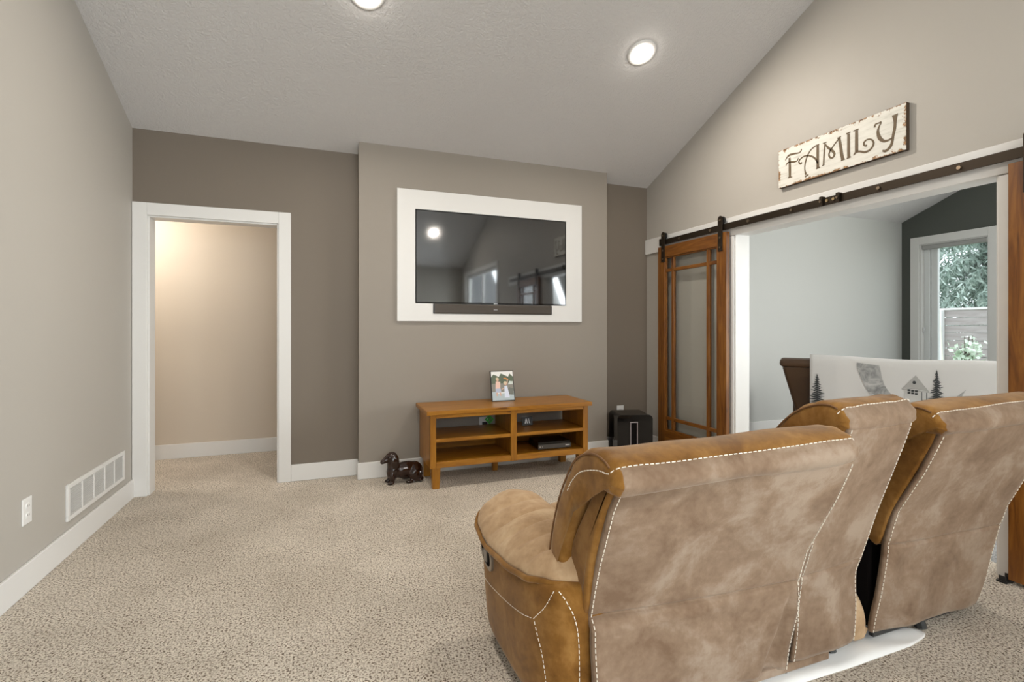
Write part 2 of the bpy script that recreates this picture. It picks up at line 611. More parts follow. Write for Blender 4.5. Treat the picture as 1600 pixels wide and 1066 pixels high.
box(bm, XE + .075, XE + .12, WIN[0] + .05, WIN[1] - .160, WIN[3] - .06, WIN[3] - .012)
mk('sash', bm, M_vinyl, w1, bevel=.004)
mk('pane', bx(XE + .095, XE + .100, WIN[0] + .05, WIN[1] - .160, WIN[2] + .08, WIN[3] - .06), M_glass, w1)
bm = BM()
cyl(bm, (XE + .03, WIN[1] - .03, 1.15), (XE + .03, WIN[1] - .03, 1.21), .008)
mk('latch', bm, M_silver, w1)
# roller blind cassette across the top of the window
M_blind = newmat('grey_blind_fabric', (0.36, 0.36, 0.35), 0.7)
bl = thing('roller_blind', (XE + .03, 3.8, 2.22), 'grey roller blind rolled up in its cassette at the top of the den window', 'blind')
bm = BM()
box(bm, XE + .005, XE + .068, WIN[0] + .014, WIN[1] - .020, 2.213, 2.266)
mk('cassette', bm, M_blind, bl, bevel=.008)
bm = BM()
box(bm, XE + .002, XE + .072, WIN[0] + .0125, WIN[0] + .022, 2.205, 2.266)
mk('end_cap', bm, M_vinyl, bl, bevel=.003)

# ------------------------------------------------------------------ outside the den window
M_lawn = newmat('rough_grass', (0.16, 0.22, 0.08), 0.95)
struct('ground', bx(XE + .2, 26, -6, 18, -.6, -.45), M_lawn)
struct('ground.001', bx(XW2, XE + .2, -9, DEN_Y - .13, -.14, -.04), newmat('patio_concrete', (.42, .41, .39), .9))
M_board = wood_mat('weathered_fence_board', (0.30, 0.26, 0.25), (0.38, 0.335, 0.325), (0.46, 0.42, 0.41), axis='y', rough=.9, knots=False, scale=.4)
FX = 12.0
fence = thing('fence', (FX, 6.2, -.45), 'weathered grey board fence with a white post seen through the den window', 'fence')
fz0, n_b = -.45, 13
bh = (1.58 - fz0) / n_b
proto = None
for k in range(n_b):
    o = None
    if proto is None:
        proto = mk('board', bx(FX, FX + .022, 2.6, 9.6, fz0, fz0 + bh - .008), M_board, fence)
    else:
        o = proto.copy()
        COL.objects.link(o)
        o.location.z += bh * k
        o.location.x += random.uniform(-.004, .004)
mk('top_rail', bx(FX - .03, FX + .05, 2.6, 9.6, 1.575, 1.615), newmat('pale_fence_cap', (.74, .70, .69), .8), fence)
mk('post', bx(FX - .11, FX - .01, 6.47, 6.585, fz0, 1.575), newmat('white_fence_post', (.80, .80, .80), .7), fence)

# ------------------------------------------------------------------ vegetation outside
def leaf_cloud(bm, pts, size, droop=0.4, aspect=.35, rnd=random):
    for p in pts:
        d = Vector((rnd.uniform(-1, 1), rnd.uniform(-1, 1), rnd.uniform(-1, .6) - droop)).normalized()
        a, b = frame_of(d)
        th = rnd.uniform(0, PI)
        w = (a * math.cos(th) + b * math.sin(th)) * size * aspect
        s = d * size * rnd.uniform(.7, 1.3)
        v = [bm.verts.new(q) for q in (p, p + s * .5 + w, p + s, p + s * .5 - w)]
        bm.faces.new(v)

def leaf_mat(name, c1, c2, c3):
    m = newmat(name, c2, .6)
    v = coords(m)
    n = noise_tex(m, v, 6, 3)
    L(m, ramp(m, n.outputs['Fac'], [(.3, c1), (.5, c2), (.7, c3)]), P_(m).inputs['Base Color'])
    P_(m).inputs['Transmission Weight'].default_value = 0
    return m
M_needle = leaf_mat('pale_green_needles', (.17, .24, .20), (.33, .42, .36), (.56, .64, .58))  # needle greens whitened for glare and hazy window glass
M_leaf = leaf_mat('haze_paled_leaves', (.45, .56, .42), (.68, .78, .64), (.9, .95, .86))  # leaf colours whitened the same way, overexposure put into the green
M_bark = newmat('grey_bark', (.16, .13, .11), .9)

def conifer(x, y, h, r, n_br, label):
    t = thing('conifer', (x, y, -.45), label, 'tree', 'conifers beyond the fence')
    bm = BM()
    cyl(bm, (x, y, -.45), (x, y, h), .16, .03, 8)
    mk('trunk', bm, M_bark, t)
    bm = BM()
    rr = random.Random(int(x * 10 + y * 7))
    for i in range(n_br):
        f = rr.uniform(.08, 1)
        z = -.45 + (h + .45) * f
        ang = rr.uniform(0, 2 * PI)
        ln = r * (1 - f) ** .7 * rr.uniform(.6, 1.1) + .15
        for q in range(14):
            s = q / 13
            c = Vector((x + math.cos(ang) * ln * s, y + math.sin(ang) * ln * s, z + .18 * s * ln - .55 * s * s * ln))
            leaf_cloud(bm, [c + Vector((rr.uniform(-.1, .1), rr.uniform(-.1, .1), rr.uniform(-.12, .03))) for _ in range(9)], .22, .6, .10, rr)
    o = mk('foliage', bm, M_needle, t)
    o['kind'] = 'stuff'
conifer(15.2, 7.2, 7.5, 2.9, 330, 'pale green drooping conifer filling the right of the den window above the fence')
conifer(18.6, 12.6, 4.6, 1.9, 90, 'smaller darker conifer low at the left of the den window above the fence')

def shrub(x, y, h, r, n, label):
    t = thing('leafy_shrub', (x, y, -.45), label, 'shrub', 'shrubs below the den window')
    rr = random.Random(int(x * 13 + y * 5))
    stems = BM()
    lv = BM()
    for k in range(7):
        ax, ay = x + rr.uniform(-r, r) * .8, y + rr.uniform(-r, r)
        top = h * rr.uniform(.65, 1.0)
        tube(stems, [(x + (ax - x) * .3, y + (ay - y) * .3, -.45), (ax, ay, top * .5), (ax, ay, top)], .008, 5)
        for q in range(n):
            z = rr.uniform(.1, 1) * top
            leaf_cloud(lv, [Vector((ax + rr.gauss(0, .05), ay + rr.gauss(0, .07), z))], .10, 0, .3, rr)
    mk('stem', stems, M_bark, t)
    o = mk('foliage', lv, M_leaf, t)
    o['kind'] = 'stuff'
shrub(9.3, 4.70, 1.10, .12, 70, 'tall pale leafy shrub in the middle of the den window')
shrub(8.9, 5.30, .88, .18, 60, 'low leafy shrub at the left of the den window')
shrub(9.6, 4.30, .82, .16, 60, 'low leafy shrub at the right of the den window')
bm = BM()
cyl(bm, (10.2, 5.62, 2.1), (10.0, 5.36, -.45), .012, .014, 8)
tag(mk('garden_stake', bm, newmat('pale_stake', (.8, .76, .66), .7)), 'thin pale leaning stake seen through the den window', 'stake')

# ------------------------------------------------------------------ recessed ceiling lights
M_lens = bpy.data.materials.new('lit_lens')
M_lens.use_nodes = True
_b = P_(M_lens)
_b.inputs['Emission Color'].default_value = (1.0, 0.94, 0.86, 1)
_b.inputs['Emission Strength'].default_value = 24.0
slope_n = {1: Vector((0, -SLOPE, -1)).normalized(), -1: Vector((0, SLOPE, -1)).normalized()}
def lamp(name, loc, power, color, size):
    d = bpy.data.lights.new(name, 'POINT')
    d.energy = power
    d.color = color
    d.shadow_soft_size = size
    o = bpy.data.objects.new(name, d)
    COL.objects.link(o)
    o.location = loc
def downlight(x, y, label):
    s = 1 if y > YRIDGE else -1
    n = slope_n[s]
    p = Vector((x, y, ceil_z(y)))
    t = thing('recessed_light', p, label, 'light', 'recessed ceiling lights')
    q = n.to_track_quat('Z', 'Y').to_matrix().to_4x4()
    M = Matrix.Translation(p) @ q
    bm = BM()
    prof = [(.104, -.002), (.103, .006), (.096, .011), (.080, .010), (.068, .003), (.067, -.002)]
    rings = [[M @ Vector((r * math.cos(a), r * math.sin(a), h)) for r, h in prof] for a in [2 * PI * k / 40 for k in range(40)]]
    R = [[bm.verts.new(v) for v in r] for r in rings]
    for i in range(40):
        A, B = R[i], R[(i + 1) % 40]
        for k in range(len(prof) - 1):
            bm.faces.new([A[k], A[k + 1], B[k + 1], B[k]])
    mk('trim_ring', bm, M_white, t, smooth=True)
    bm = BM()
    prof = [(.0665, .003), (.061, .009), (.046, .014), (.023, .0165)]
    R = [[bm.verts.new(M @ Vector((r * math.cos(a), r * math.sin(a), h))) for r, h in prof] for a in [2 * PI * k / 32 for k in range(32)]]
    c = bm.verts.new(M @ Vector((0, 0, .017)))
    for i in range(32):
        A, B = R[i], R[(i + 1) % 32]
        for k in range(len(prof) - 1):
            bm.faces.new([A[k], A[k + 1], B[k + 1], B[k]])
        bm.faces.new([A[-1], c, B[-1]])
    mk('lens', bm, M_lens, t, smooth=True)
    d = bpy.data.lights.new('lamp_glow', 'AREA')
    d.shape = 'DISK'
    d.size = .12
    d.energy = 23
    d.color = (1.0, 0.91, 0.80)
    lo = bpy.data.objects.new('lamp_glow', d)
    COL.objects.link(lo)
    lo.location = p + n * .036
    lo.rotation_euler = n.to_track_quat('-Z', 'Y').to_euler()
    lamp('lamp_spill', p + n * .055, .55, (1.0, .93, .84), .02)
downlight(2.125, 3.005, 'round recessed ceiling light high right of centre, fully in view on the front slope')
downlight(.235, 3.025, 'round recessed ceiling light cut by the top edge of the photo')
downlight(2.125, -1.95, 'round recessed ceiling light reflected in the television, on the rear slope of the ceiling')
downlight(.235, -1.95, 'round recessed ceiling light on the rear slope, nearer the left wall')
lamp('hall_ceiling_lamp', (-1.75, 4.75, 2.2), 34, (1.0, .93, .84), .15)

# ------------------------------------------------------------------ floor register and outlets
vt = thing('wall_vent', (XL, 3.707, .28), 'white metal return air vent low on the left wall above the baseboard', 'vent')
va, vb, vz0, vz1 = 3.303, 4.108, .179, .374
bm = BM()
T = .012
fx0, fx1 = XL, XL + T
bz0, bz1 = vz0 + .024, vz1 - .024
box(bm, fx0, fx1, va, vb, vz0, bz0)
box(bm, fx0, fx1, va, vb, bz1, vz1)
nsec = 5
sec = (vb - va - .05 + .010) / nsec
edges = []
ycur = va + .025
box(bm, fx0, fx1, va, va + .025, bz0, bz1)
for k in range(nsec):
    a = va + .025 + k * sec
    b = a + sec - .010
    edges.append((a, b))
    e = b + .010 if k < nsec - 1 else vb
    box(bm, fx0, fx1, b, e, bz0, bz1)
mk('frame', bm, M_white, vt, bevel=.002)
mk('shade_plate', bx(XL + .0005, XL + .002, va + .02, vb - .02, bz0 - .002, bz1 + .002), M_void, vt)
nl = 14
slat = None
for a, b in edges:
    for k in range(nl):
        z = bz0 + (bz1 - bz0) * (k + .5) / nl
        if slat is None:
            Mr = Matrix.Translation((XL + .006, (a + b) / 2, z)) @ Matrix.Rotation(.30, 4, 'Y')
            slat = mk('slat', bx(-.005, .005, -(b - a) / 2, (b - a) / 2, -.0013, .0013, Mr), M_white, vt)
            s0 = ((a + b) / 2, z)
        else:
            o = slat.copy()
            COL.objects.link(o)
            o.location = Vector((0, (a + b) / 2 - s0[0], z - s0[1]))

def outlet(name, M, label, w=.076, h=.121, sockets=True):
    """plate lies in local x-z, front to -y"""
    t = thing(name, M.translation, label, 'outlet')
    mk('plate', bx(-w / 2, w / 2, -.007, 0, -h / 2, h / 2, M), M_plastic, t, bevel=.003)
    if sockets:
        for s in (-1, 1):
            bm = BM()
            poly = [(.017 * math.cos(a), s * .0215 + max(-.0135, min(.0135, .017 * math.sin(a)))) for a in [2 * PI * k / 24 for k in range(24)]]
            prism(bm, poly, 'y', -.0105, -.006)
            bm.transform(M)
            r = mk('receptacle', bm, M_plastic, t, bevel=.001)
            bm = BM()
            for dx in (-.006, .006):
                box(bm, dx - .001, dx + .001, -.0109, -.0100, s * .0215 - .002, s * .0215 + .006)
            bm.transform(M)
            mk('slot_shade', bm, M_void, r)
    return t
ML = Matrix.Translation((XL, 2.929, .369)) @ Matrix.Rotation(PI / 2, 4, 'Z')
outlet('wall_outlet', ML, 'white double outlet low on the left wall near the photo edge')
outlet('wall_outlet', Matrix.Translation((2.776, YB, .372)), 'white outlet plate on the back wall behind the black subwoofer', h=.122, w=.08)
o4 = outlet('wall_outlet', Matrix.Translation((1.302, YC, .384)), 'white outlet plate seen through the open back of the wooden television stand', w=.082, h=.10, sockets=False)
# plug adapter with a green tag, in that outlet
t = thing('plug_adapter', (1.30, YC - .03, .385), 'small black plug with a bright green tag in the outlet behind the stand', 'plug')
mk('body', bx(1.285, 1.325, YC - .042, YC - .0075, .368, .392), M_black, t, bevel=.003)
Mg = Matrix.Translation((1.338, YC - .05, .418)) @ Matrix.Rotation(.75, 4, 'Y')
bm = BM()
for a, b, c, d in ((-.030, .030, .018, .028), (-.030, .030, -.028, -.018), (-.030, -.020, -.018, .018), (.020, .030, -.018, .018), (-.008, .008, -.018, .018)):
    box(bm, a, b, -.002, .002, c, d, Mg)
mk('tag', bm, newmat('bright_green_plastic', (.06, .42, .05), .4), t)

# ------------------------------------------------------------------ television, its white surround and soundbar
def holed_plate(outer, hole, y0, y1):
    bm = BM()
    es = []
    for loop in (outer, hole):
        v = [bm.verts.new((p[0], y0, p[1])) for p in loop]
        es += [bm.edges.new((v[i], v[(i + 1) % len(v)])) for i in range(len(v))]
    r = bmesh.ops.triangle_fill(bm, edges=es, use_beauty=True)
    fs = [f for f in r['geom'] if isinstance(f, bmesh.types.BMFace)]
    ex = bmesh.ops.extrude_face_region(bm, geom=fs)
    for v in [g for g in ex['geom'] if isinstance(g, bmesh.types.BMVert)]:
        v.co.y = y1
    return bm
TX0, TX1, TZ0, TZ1 = .5575, 2.2574, 1.2645, 2.3535
ox0, ox1, oz0, oz1 = .706, 2.093, 1.413, 2.193
nx0, nx1, nz0 = .855, 1.947, 1.329
hole = [(ox0, oz1), (ox1, oz1), (ox1, oz0), (nx1, oz0), (nx1, nz0), (nx0, nz0), (nx0, oz0), (ox0, oz0)]
sp = holed_plate([(TX0, TZ0), (TX1, TZ0), (TX1, TZ1), (TX0, TZ1)], hole, YC - .020, YC - .0005)
tag(mk('television_surround', sp, M_white, bevel=.002), 'wide white board surround framing the wall television and soundbar', 'surround')
tv = thing('television', (1.40, YC, 1.8), 'large wall television with a dark glossy screen set in the white surround', 'television')
mk('cabinet', bx(ox0 + .003, ox1 - .003, YC - .018, YC - .001, oz0 + .002, oz1 - .003), M_black, tv, bevel=.002)
bm = BM()
bw = .006
ys = (YC - .021, YC - .018)
box(bm, ox0 + .003, ox1 - .003, *ys, oz1 - .003 - bw, oz1 - .003)
box(bm, ox0 + .003, ox1 - .003, *ys, oz0 + .002, oz0 + .002 + .012)
box(bm, ox0 + .003, ox0 + .003 + bw, *ys, oz0 + .014, oz1 - .009)
box(bm, ox1 - .003 - bw, ox1 - .003, *ys, oz0 + .014, oz1 - .009)
mk('bezel', bm, M_gloss, tv)
mk('screen', bx(ox0 + .009, ox1 - .009, YC - .0195, YC - .018, oz0 + .014, oz1 - .009), M_screen, tv)
mk('badge', bx(1.388, 1.422, YC - .0222, YC - .021, oz0 + .004, oz0 + .010), M_silver, tv)
sb = thing('soundbar', (1.40, YC, 1.37), 'long dark brown soundbar in the notch under the television', 'soundbar')
mk('body', bx(nx0 + .003, nx1 - .003, YC - .030, YC - .001, nz0 + .003, nz0 + .078), M_soundbar, sb, bevel=.006)
mk('end_cap', bx(nx0 + .002, nx0 + .012, YC - .031, YC - .001, nz0 + .002, nz0 + .079), M_black, sb, bevel=.004)
mk('end_cap', bx(nx1 - .012, nx1 - .002, YC - .031, YC - .001, nz0 + .002, nz0 + .079), M_black, sb, bevel=.004)
mk('badge', bx(1.385, 1.42, YC - .0312, YC - .030, nz0 + .035, nz0 + .040), M_silver, sb)

# ------------------------------------------------------------------ television stand
st = thing('television_stand', (1.40, 3.89, 0), 'honey stained wooden television stand with four open cubbies on short legs', 'stand')
SX0, SX1, SY0, SY1 = .737, 2.066, 3.672, 4.114
TZ = .592
mk('top', bx(.708, 2.094, 3.650, 4.125, .560, TZ), M_honey_x, st, bevel=.004)
mk('side_panel', bx(SX0, SX0 + .022, SY0 + .006, SY1, .160, .5598), M_honey_z, st, bevel=.002)
mk('side_panel', bx(SX1 - .022, SX1, SY0 + .006, SY1, .160, .5598), M_honey_z, st, bevel=.002)
for a, b in ((SX0, SX0 + .044), (SX1 - .046, SX1), (1.377, 1.427)):
    mk('stile', bx(a, b, SY0, SY0 + .020, .160, .5598), M_honey_z, st, bevel=.002)
for a, b in ((SX0 + .0445, 1.3765), (1.4275, SX1 - .0465)):
    mk('top_rail', bx(a, b, SY0 + .001, SY0 + .020, .532, .5596), M_honey_x, st, bevel=.002)
    mk('bottom_rail', bx(a, b, SY0 + .001, SY0 + .020, .161, .205), M_honey_x, st, bevel=.002)
    mk('shelf', bx(a - .018, b + .018, SY0 + .003, SY1 - .012, .351, .376), M_honey_x, st, bevel=.002)
    mk('bottom_panel', bx(a - .018, b + .018, SY0 + .021, SY1 - .012, .188, .204), M_honey_x, st)
mk('divider', bx(1.392, 1.412, SY0 + .021, SY1 - .012, .1885, .5597), M_honey_z, st)
mk('back_panel', bx(SX0 + .022, SX1 - .022, SY1 - .011, SY1 - .004, .180, .366), M_honey_x, st)
def leg(x, y, w=.060, t=.045, lx=0, ly=0):
    bm = BM()
    A = [(x - w / 2, y - t / 2), (x + w / 2, y - t / 2), (x + w / 2, y + t / 2), (x - w / 2, y + t / 2)]
    ring1 = [Vector((a, b, .1598)) for a, b in A]
    ring0 = [Vector((x + (a - x) * .80 + lx, y + (b - y) * .8 + ly, 0)) for a, b in A]
    loft(bm, [ring0, ring1])
    mk('leg', bm, M_honey_z, st, bevel=.002)
leg(.786, SY0 + .045, .064, .064)
leg(2.018, SY0 + .045, .064, .064)
leg(.786, SY1 - .05, .064, .064)
leg(2.018, SY1 - .05, .064, .064)
leg(1.36, 4.02, .05, .05)

# set-top box, cable, card
dv = thing('video_recorder', (1.80, 3.9, .204), 'black video recorder box with a grey front on the lower right shelf of the stand', 'recorder')
Md = Matrix.Translation((1.795, 3.84, .2045)) @ Matrix.Rotation(-.02, 4, 'Z')
mk('case', bx(-.145, .145, -.09, .12, .005, .062, Md), M_gloss, dv, bevel=.003)
mk('front_panel', bx(-.149, .149, -.098, -.0895, .006, .042, Md), newmat('dark_grey_metal', (.085, .078, .07), .4, .3), dv, bevel=.002)
bm = BM()
for k in range(4):
    box(bm, .098 + k * .010, .105 + k * .010, -.0990, -.0979, .022, .031, Md)
mk('badge', bm, newmat('white_print', (.8, .8, .8), .5), dv)
bm = BM()
cyl(bm, Md @ Vector((-.112, -.0975, .024)), Md @ Vector((-.112, -.0995, .024)), .004)
cyl(bm, Md @ Vector((-.132, -.0975, .024)), Md @ Vector((-.132, -.0990, .024)), .006)
mk('button', bm, M_silver, dv)
for dx, dy in ((-.12, -.07), (.12, -.07), (-.12, .1), (.12, .1)):
    mk('foot', cyl(BM(), Md @ Vector((dx, dy, 0)), Md @ Vector((dx, dy, .0052)), .012), M_black, dv)
sc = thing('small_black_card', (1.615, 3.95, .376), 'small black card with white slanting marks on the upper right shelf of the stand', 'card')
Mc = Matrix.Translation((1.625, 3.93, .3765)) @ Matrix.Rotation(-.15, 4, 'X')
mk('card', bx(-.048, .048, -.004, .004, .001, .072, Mc), M_black, sc, bevel=.001)
bm = BM()
for x in (-.026, -.006, .014):
    prism(bm, [(x, .018), (x + .008, .018), (x + .0, .058), (x - .008, .058)] if x != -.026 else [(x, .018), (x + .008, .018), (x + .018, .058), (x + .010, .058)], 'y', -.0048, -.0039)
bm.transform(Mc)
mk('mark', bm, newmat('white_mark', (.8, .82, .85), .4), sc)
bm = BM()
tube(bm, catmull([(1.47, 4.06, .208), (1.46, 3.98, .212), (1.49, 3.92, .235), (1.53, 3.95, .25), (1.55, 4.02, .225), (1.60, 4.06, .215), (1.70, 4.07, .21)], 5), .004, 6)
tag(mk('coiled_cable', bm, M_black), 'loose black cable on the lower right shelf beside the recorder', 'cable')

# photograph on the stand: leaning back, with its strut
ph = thing('photo_print', (1.41, 3.93, TZ), 'small framed photo of two children outdoors leaning on top of the wooden stand', 'picture')
Mp = Matrix.Translation((1.415, 3.945, TZ)) @ Matrix.Rotation(.03, 4, 'Z') @ Matrix.Rotation(-.20, 4, 'X')
W, Hh = .208, .258
mk('board', bx(-W / 2, W / 2, 0, .014, .0005, Hh, Mp), newmat('dark_frame_edge', (.03, .028, .026), .5), ph)
PM = {}
def flat(name, c):
    if name not in PM:
        PM[name] = newmat('print_' + name, c, .35)
    return PM[name]
def blob(cx, cz, rx, rz, n=14):
    return [(cx + rx * math.cos(2 * PI * k / n), cz + rz * math.sin(2 * PI * k / n)) for k in range(n)]
prints = [
    ('sky', (.78, .78, .76), [(-.098, .19), (.098, .19), (.098, .252), (-.098, .252)]),
    ('tree', (.10, .13, .085), [(-.098, .13), (.098, .13), (.098, .205), (.07, .232), (.055, .205), (.02, .222), (-.01, .235), (-.03, .205), (-.06, .222), (-.08, .228), (-.098, .205)]),
    ('hedge', (.24, .23, .20), [(-.098, .075), (.098, .075), (.098, .15), (-.098, .15)]),
    ('road', (.42, .50, .54), [(-.098, .008), (.098, .008), (.098, .08), (-.098, .08)]),
    ('kerb', (.70, .71, .70), [(-.05, .065), (.098, .072), (.098, .08), (-.05, .073)]),
    ('car', (.16, .17, .15), [(.045, .055), (.095, .05), (.098, .105), (.06, .115), (.04, .10)]),
    ('car_roof', (.6, .66, .62), [(.05, .14), (.092, .14), (.094, .165), (.062, .168)]),
    ('shirt', (.75, .52, .44), [(-.066, .105), (-.024, .105), (-.02, .165), (-.06, .168)]),
    ('shorts', (.42, .47, .60), [(-.066, .072), (-.016, .075), (-.02, .108), (-.066, .108)]),
    ('skin', (.62, .40, .30), blob(-.044, .183, .013, .016)),
    ('hair', (.62, .52, .36), blob(-.046, .192, .014, .009)),
    ('skin', (.62, .40, .30), [(-.06, .045), (-.05, .045), (-.048, .075), (-.062, .075)]),
    ('skin', (.62, .40, .30), [(-.026, .045), (-.016, .045), (-.020, .075), (-.034, .075)]),
    ('dress', (.66, .72, .86), [(.012, .03), (.058, .03), (.040, .13), (.014, .128)]),
    ('skin', (.62, .40, .30), blob(.026, .15, .015, .017)),
    ('hair', (.62, .52, .36), blob(.022, .155, .014, .012)),
    ('skin', (.62, .40, .30), [(-.012, .095), (.014, .108), (.016, .118), (-.012, .103)]),
    ('hoop', (.80, .30, .05), [(.01, .195), (.03, .196), (.05, .187), (.056, .178), (.044, .180), (.028, .187), (.012, .19)]),
    ('skin', (.62, .40, .30), [(.036, .145), (.046, .148), (.050, .182), (.042, .182)]),
]
bm = BM()
mats, names = [], []
for i, (nm, c, poly) in enumerate(prints):
    m = flat(nm, c)
    if m not in mats: mats.append(m)
    y = -.0006 - .00006 * i
    f = bm.faces.new([bm.verts.new(Mp @ Vector((p[0], y, p[1]))) for p in poly])
    f.material_index = mats.index(m)
me = bpy.data.meshes.new('print')
bm.normal_update()
bm.to_mesh(me); bm.free()
for m in mats: me.materials.append(m)
po = bpy.data.objects.new('print', me)
COL.objects.link(po)
po.parent = ph
po.matrix_parent_inverse = ph.matrix_basis.inverted()
Ms = Mp @ Matrix.Translation((0, .014, .18)) @ Matrix.Rotation(.62, 4, 'X')
mk('easel_leg', bx(-.02, .02, 0, .003, -.190, 0, Ms), M_black, ph)

# ------------------------------------------------------------------ subwoofer
sw = thing('subwoofer', (2.70, 4.0, 0), 'gloss black subwoofer cube with a silver U shaped port beside the barn door', 'subwoofer')
Msw = Matrix.Translation((2.500, 3.905, 0)) @ Matrix.Rotation(-.30, 4, 'Z')
SWW, SWD, SWH = .330, .300, .413
bm = BM()
R = .038
poly = []
for cx, cz, a0 in ((SWW - R, SWH - R, 0), (R, SWH - R, PI / 2), (R, .012 + R, PI), (SWW - R, .012 + R, 1.5 * PI)):
    for k in range(7):
        a = a0 + k * PI / 12
        poly.append((cx + R * math.cos(a), cz + R * math.sin(a)))
prism(bm, poly, 'y', 0, SWD)
bm.transform(Msw)
mk('cabinet', bm, M_gloss, sw, smooth=False, bevel=.003)
bm = BM()
pa, pb, pz1, tt = .118, .190, .352, .010
box(bm, pa, pa + tt, -.004, .001, .03, pz1)
box(bm, pb - tt, pb, -.004, .001, .03, pz1)
box(bm, pa + tt, pb - tt, -.004, .001, pz1 - tt, pz1)
bm.transform(Msw)
mk('port_trim', bm, newmat('grey_trim', (.35, .32, .34), .3, .5), sw, bevel=.003)
mk('port_shade', bx(pa + tt, pb - tt, -.001, .001, .03, pz1 - tt, Msw), M_void, sw)
for dx in (.05, SWW - .05):
    for dy in (.05, SWD - .05):
        mk('foot', cyl(BM(), Msw @ Vector((dx, dy, 0)), Msw @ Vector((dx, dy, .0125)), .02), M_black, sw)

# ------------------------------------------------------------------ dachshund figurine
M_ceramic = newmat('dark_brown_ceramic', (.020, .0065, .003), .09, spec=.6)
dg = thing('dachshund_figurine', (.57, 3.93, 0), 'glossy dark brown ceramic dachshund sitting on the carpet left of the stand', 'figurine')
# figure runs from head (local -x) to tail (local +x)
Mdg = Matrix.Translation((.570, 3.965, 0)) @ Matrix.Rotation(.12, 4, 'Z')
bm = BM()
def ell(c, r, rot=(0, 0, 0)):
    Mr = Matrix.Rotation(rot[2], 4, 'Z') @ Matrix.Rotation(rot[1], 4, 'Y') @ Matrix.Rotation(rot[0], 4, 'X')
    ellipsoid(bm, Vector(c), r, Mr, 18, 12)
ell((.035, 0, .093), (.125, .058, .066))            # trunk
ell((.098, 0, .082), (.070, .068, .070))            # rump
ell((-.062, 0, .098), (.056, .054, .072), (0, .25, 0))   # chest
for s in (0, .33, .66, 1):                           # neck
    ell((-.066 - .008 * s, 0, .13 + .055 * s), (.048 - .006 * s, .044 - .006 * s, .045))
ell((-.084, -.004, .206), (.050, .041, .037), (0, -.25, 0))        # skull
ell((-.122, -.008, .190), (.040, .026, .024), (0, -.45, 0))  # muzzle
ell((-.150, -.010, .177), (.021, .019, .017), (0, -.4, 0))   # nose end
for sy in (-1, 1):
    ell((-.082, sy * .038, .052), (.022, .020, .052))          # front leg
    ell((-.096, sy * .040, .012), (.030, .019, .0125))         # front paw
    ell((.100, sy * .054, .060), (.054, .026, .056), (0, .35, 0))  # haunch
    ell((.052, sy * .064, .013), (.040, .017, .013))           # hind paw
ell((.138, -.030, .028), (.036, .020, .020), (0, .3, -.8))    # tail root
ell((.140, -.062, .016), (.034, .014, .014), (0, .05, -2.2))    # tail tip
bm.transform(Mdg)
body = mk('body', bm, M_ceramic, dg)
rm = body.modifiers.new('remesh', 'REMESH')
rm.mode = 'VOXEL'
rm.voxel_size = .0045
rm.use_smooth_shade = True
sm = body.modifiers.new('smooth', 'SMOOTH')
sm.iterations = 5
for sy in (-1, 1):
    bm = BM()
    rings = []
    for t, z, wx, wy in ((0, .236, .012, .006), (.15, .230, .026, .011), (.4, .200, .033, .012), (.7, .160, .034, .011), (.9, .130, .024, .009), (1, .120, .008, .004)):
        y = sy * (.038 + .022 * math.sin(t * PI * .75))
        rings.append([Mdg @ Vector((-.070 + .008 * t + wx * math.cos(a), y + wy * math.sin(a), z)) for a in [2 * PI * k / 12 for k in range(12)]])
    loft(bm, rings)
    mk('ear', bm, M_ceramic, dg, smooth=True, subsurf=1)
for sy in (-1, 1):
    mk('eye', ellipsoid(BM(), Mdg @ Vector((-.112, sy * .029 - .004, .212)), (.006, .006, .006)), M_gloss, dg, smooth=True)

# ================================================================== barn doors and their track
RX0, RX1, RZ0, RZ1 = 3.036, 3.044, 2.004, 2.054
tr = thing('barn_door_track', (3.04, 2.2, 2.03), 'long dark bronze flat track bolted across the white header over the den opening', 'track')
mk('bar', bx(RX0, RX1, .10, 3.985, RZ0, RZ1), M_bronze, tr, bevel=.001)
for y in (3.712, 3.326, 2.927, 2.548, 1.968, 1.573, 1.05, .55):
    bm = BM()
    cyl(bm, (RX0 - .009, y, 2.028), (RX0 - .0002, y, 2.028), .0105, .0115, 6)
    b = mk('bolt', bm, M_bolt, tr)
    bm = BM()
    cyl(bm, (RX1, y, 2.028), (XW - .0222, y, 2.028), .011, n=12)
    mk('spacer', bm, M_bronze, b)
for ys in (2.318, 2.206):
    bm = BM()
    box(bm, RX0 - .022, RX0 - .0002, ys - .010, ys + .010, RZ0 - .004, RZ1 + .008)
    box(bm, RX0 - .0002, RX1 + .004, ys - .010, ys + .010, RZ1 + .0002, RZ1 + .008)
    s = mk('door_stop', bm, M_bronze, tr, bevel=.002)
    bm = BM()
    cyl(bm, (RX0 - .028, ys, 2.03), (RX0 - .022, ys, 2.03), .008, n=6)
    mk('bolt', bm, M_bolt, s)
bm = BM()
box(bm, RX0 - .004, RX0 - .0003, 2.217, 2.307, RZ0 + .004, RZ1 - .002)
mk('splice_plate', bm, M_bronze, tr)
for ys in (2.240, 2.284):
    bm = BM()
    cyl(bm, (RX0 - .012, ys, 2.030), (RX0 - .004, ys, 2.030), .010, n=6)
    mk('bolt', bm, newmat('brass_bolt', (.55, .42, .24), .3, .9) if 'brass_bolt' not in bpy.data.materials else bpy.data.materials['brass_bolt'], tr)
mk('end_clip', bx(RX0 - .012, RX1 + .006, 3.975, 3.995, RZ0 - .006, RZ1 + .012), M_bronze, tr, bevel=.002)

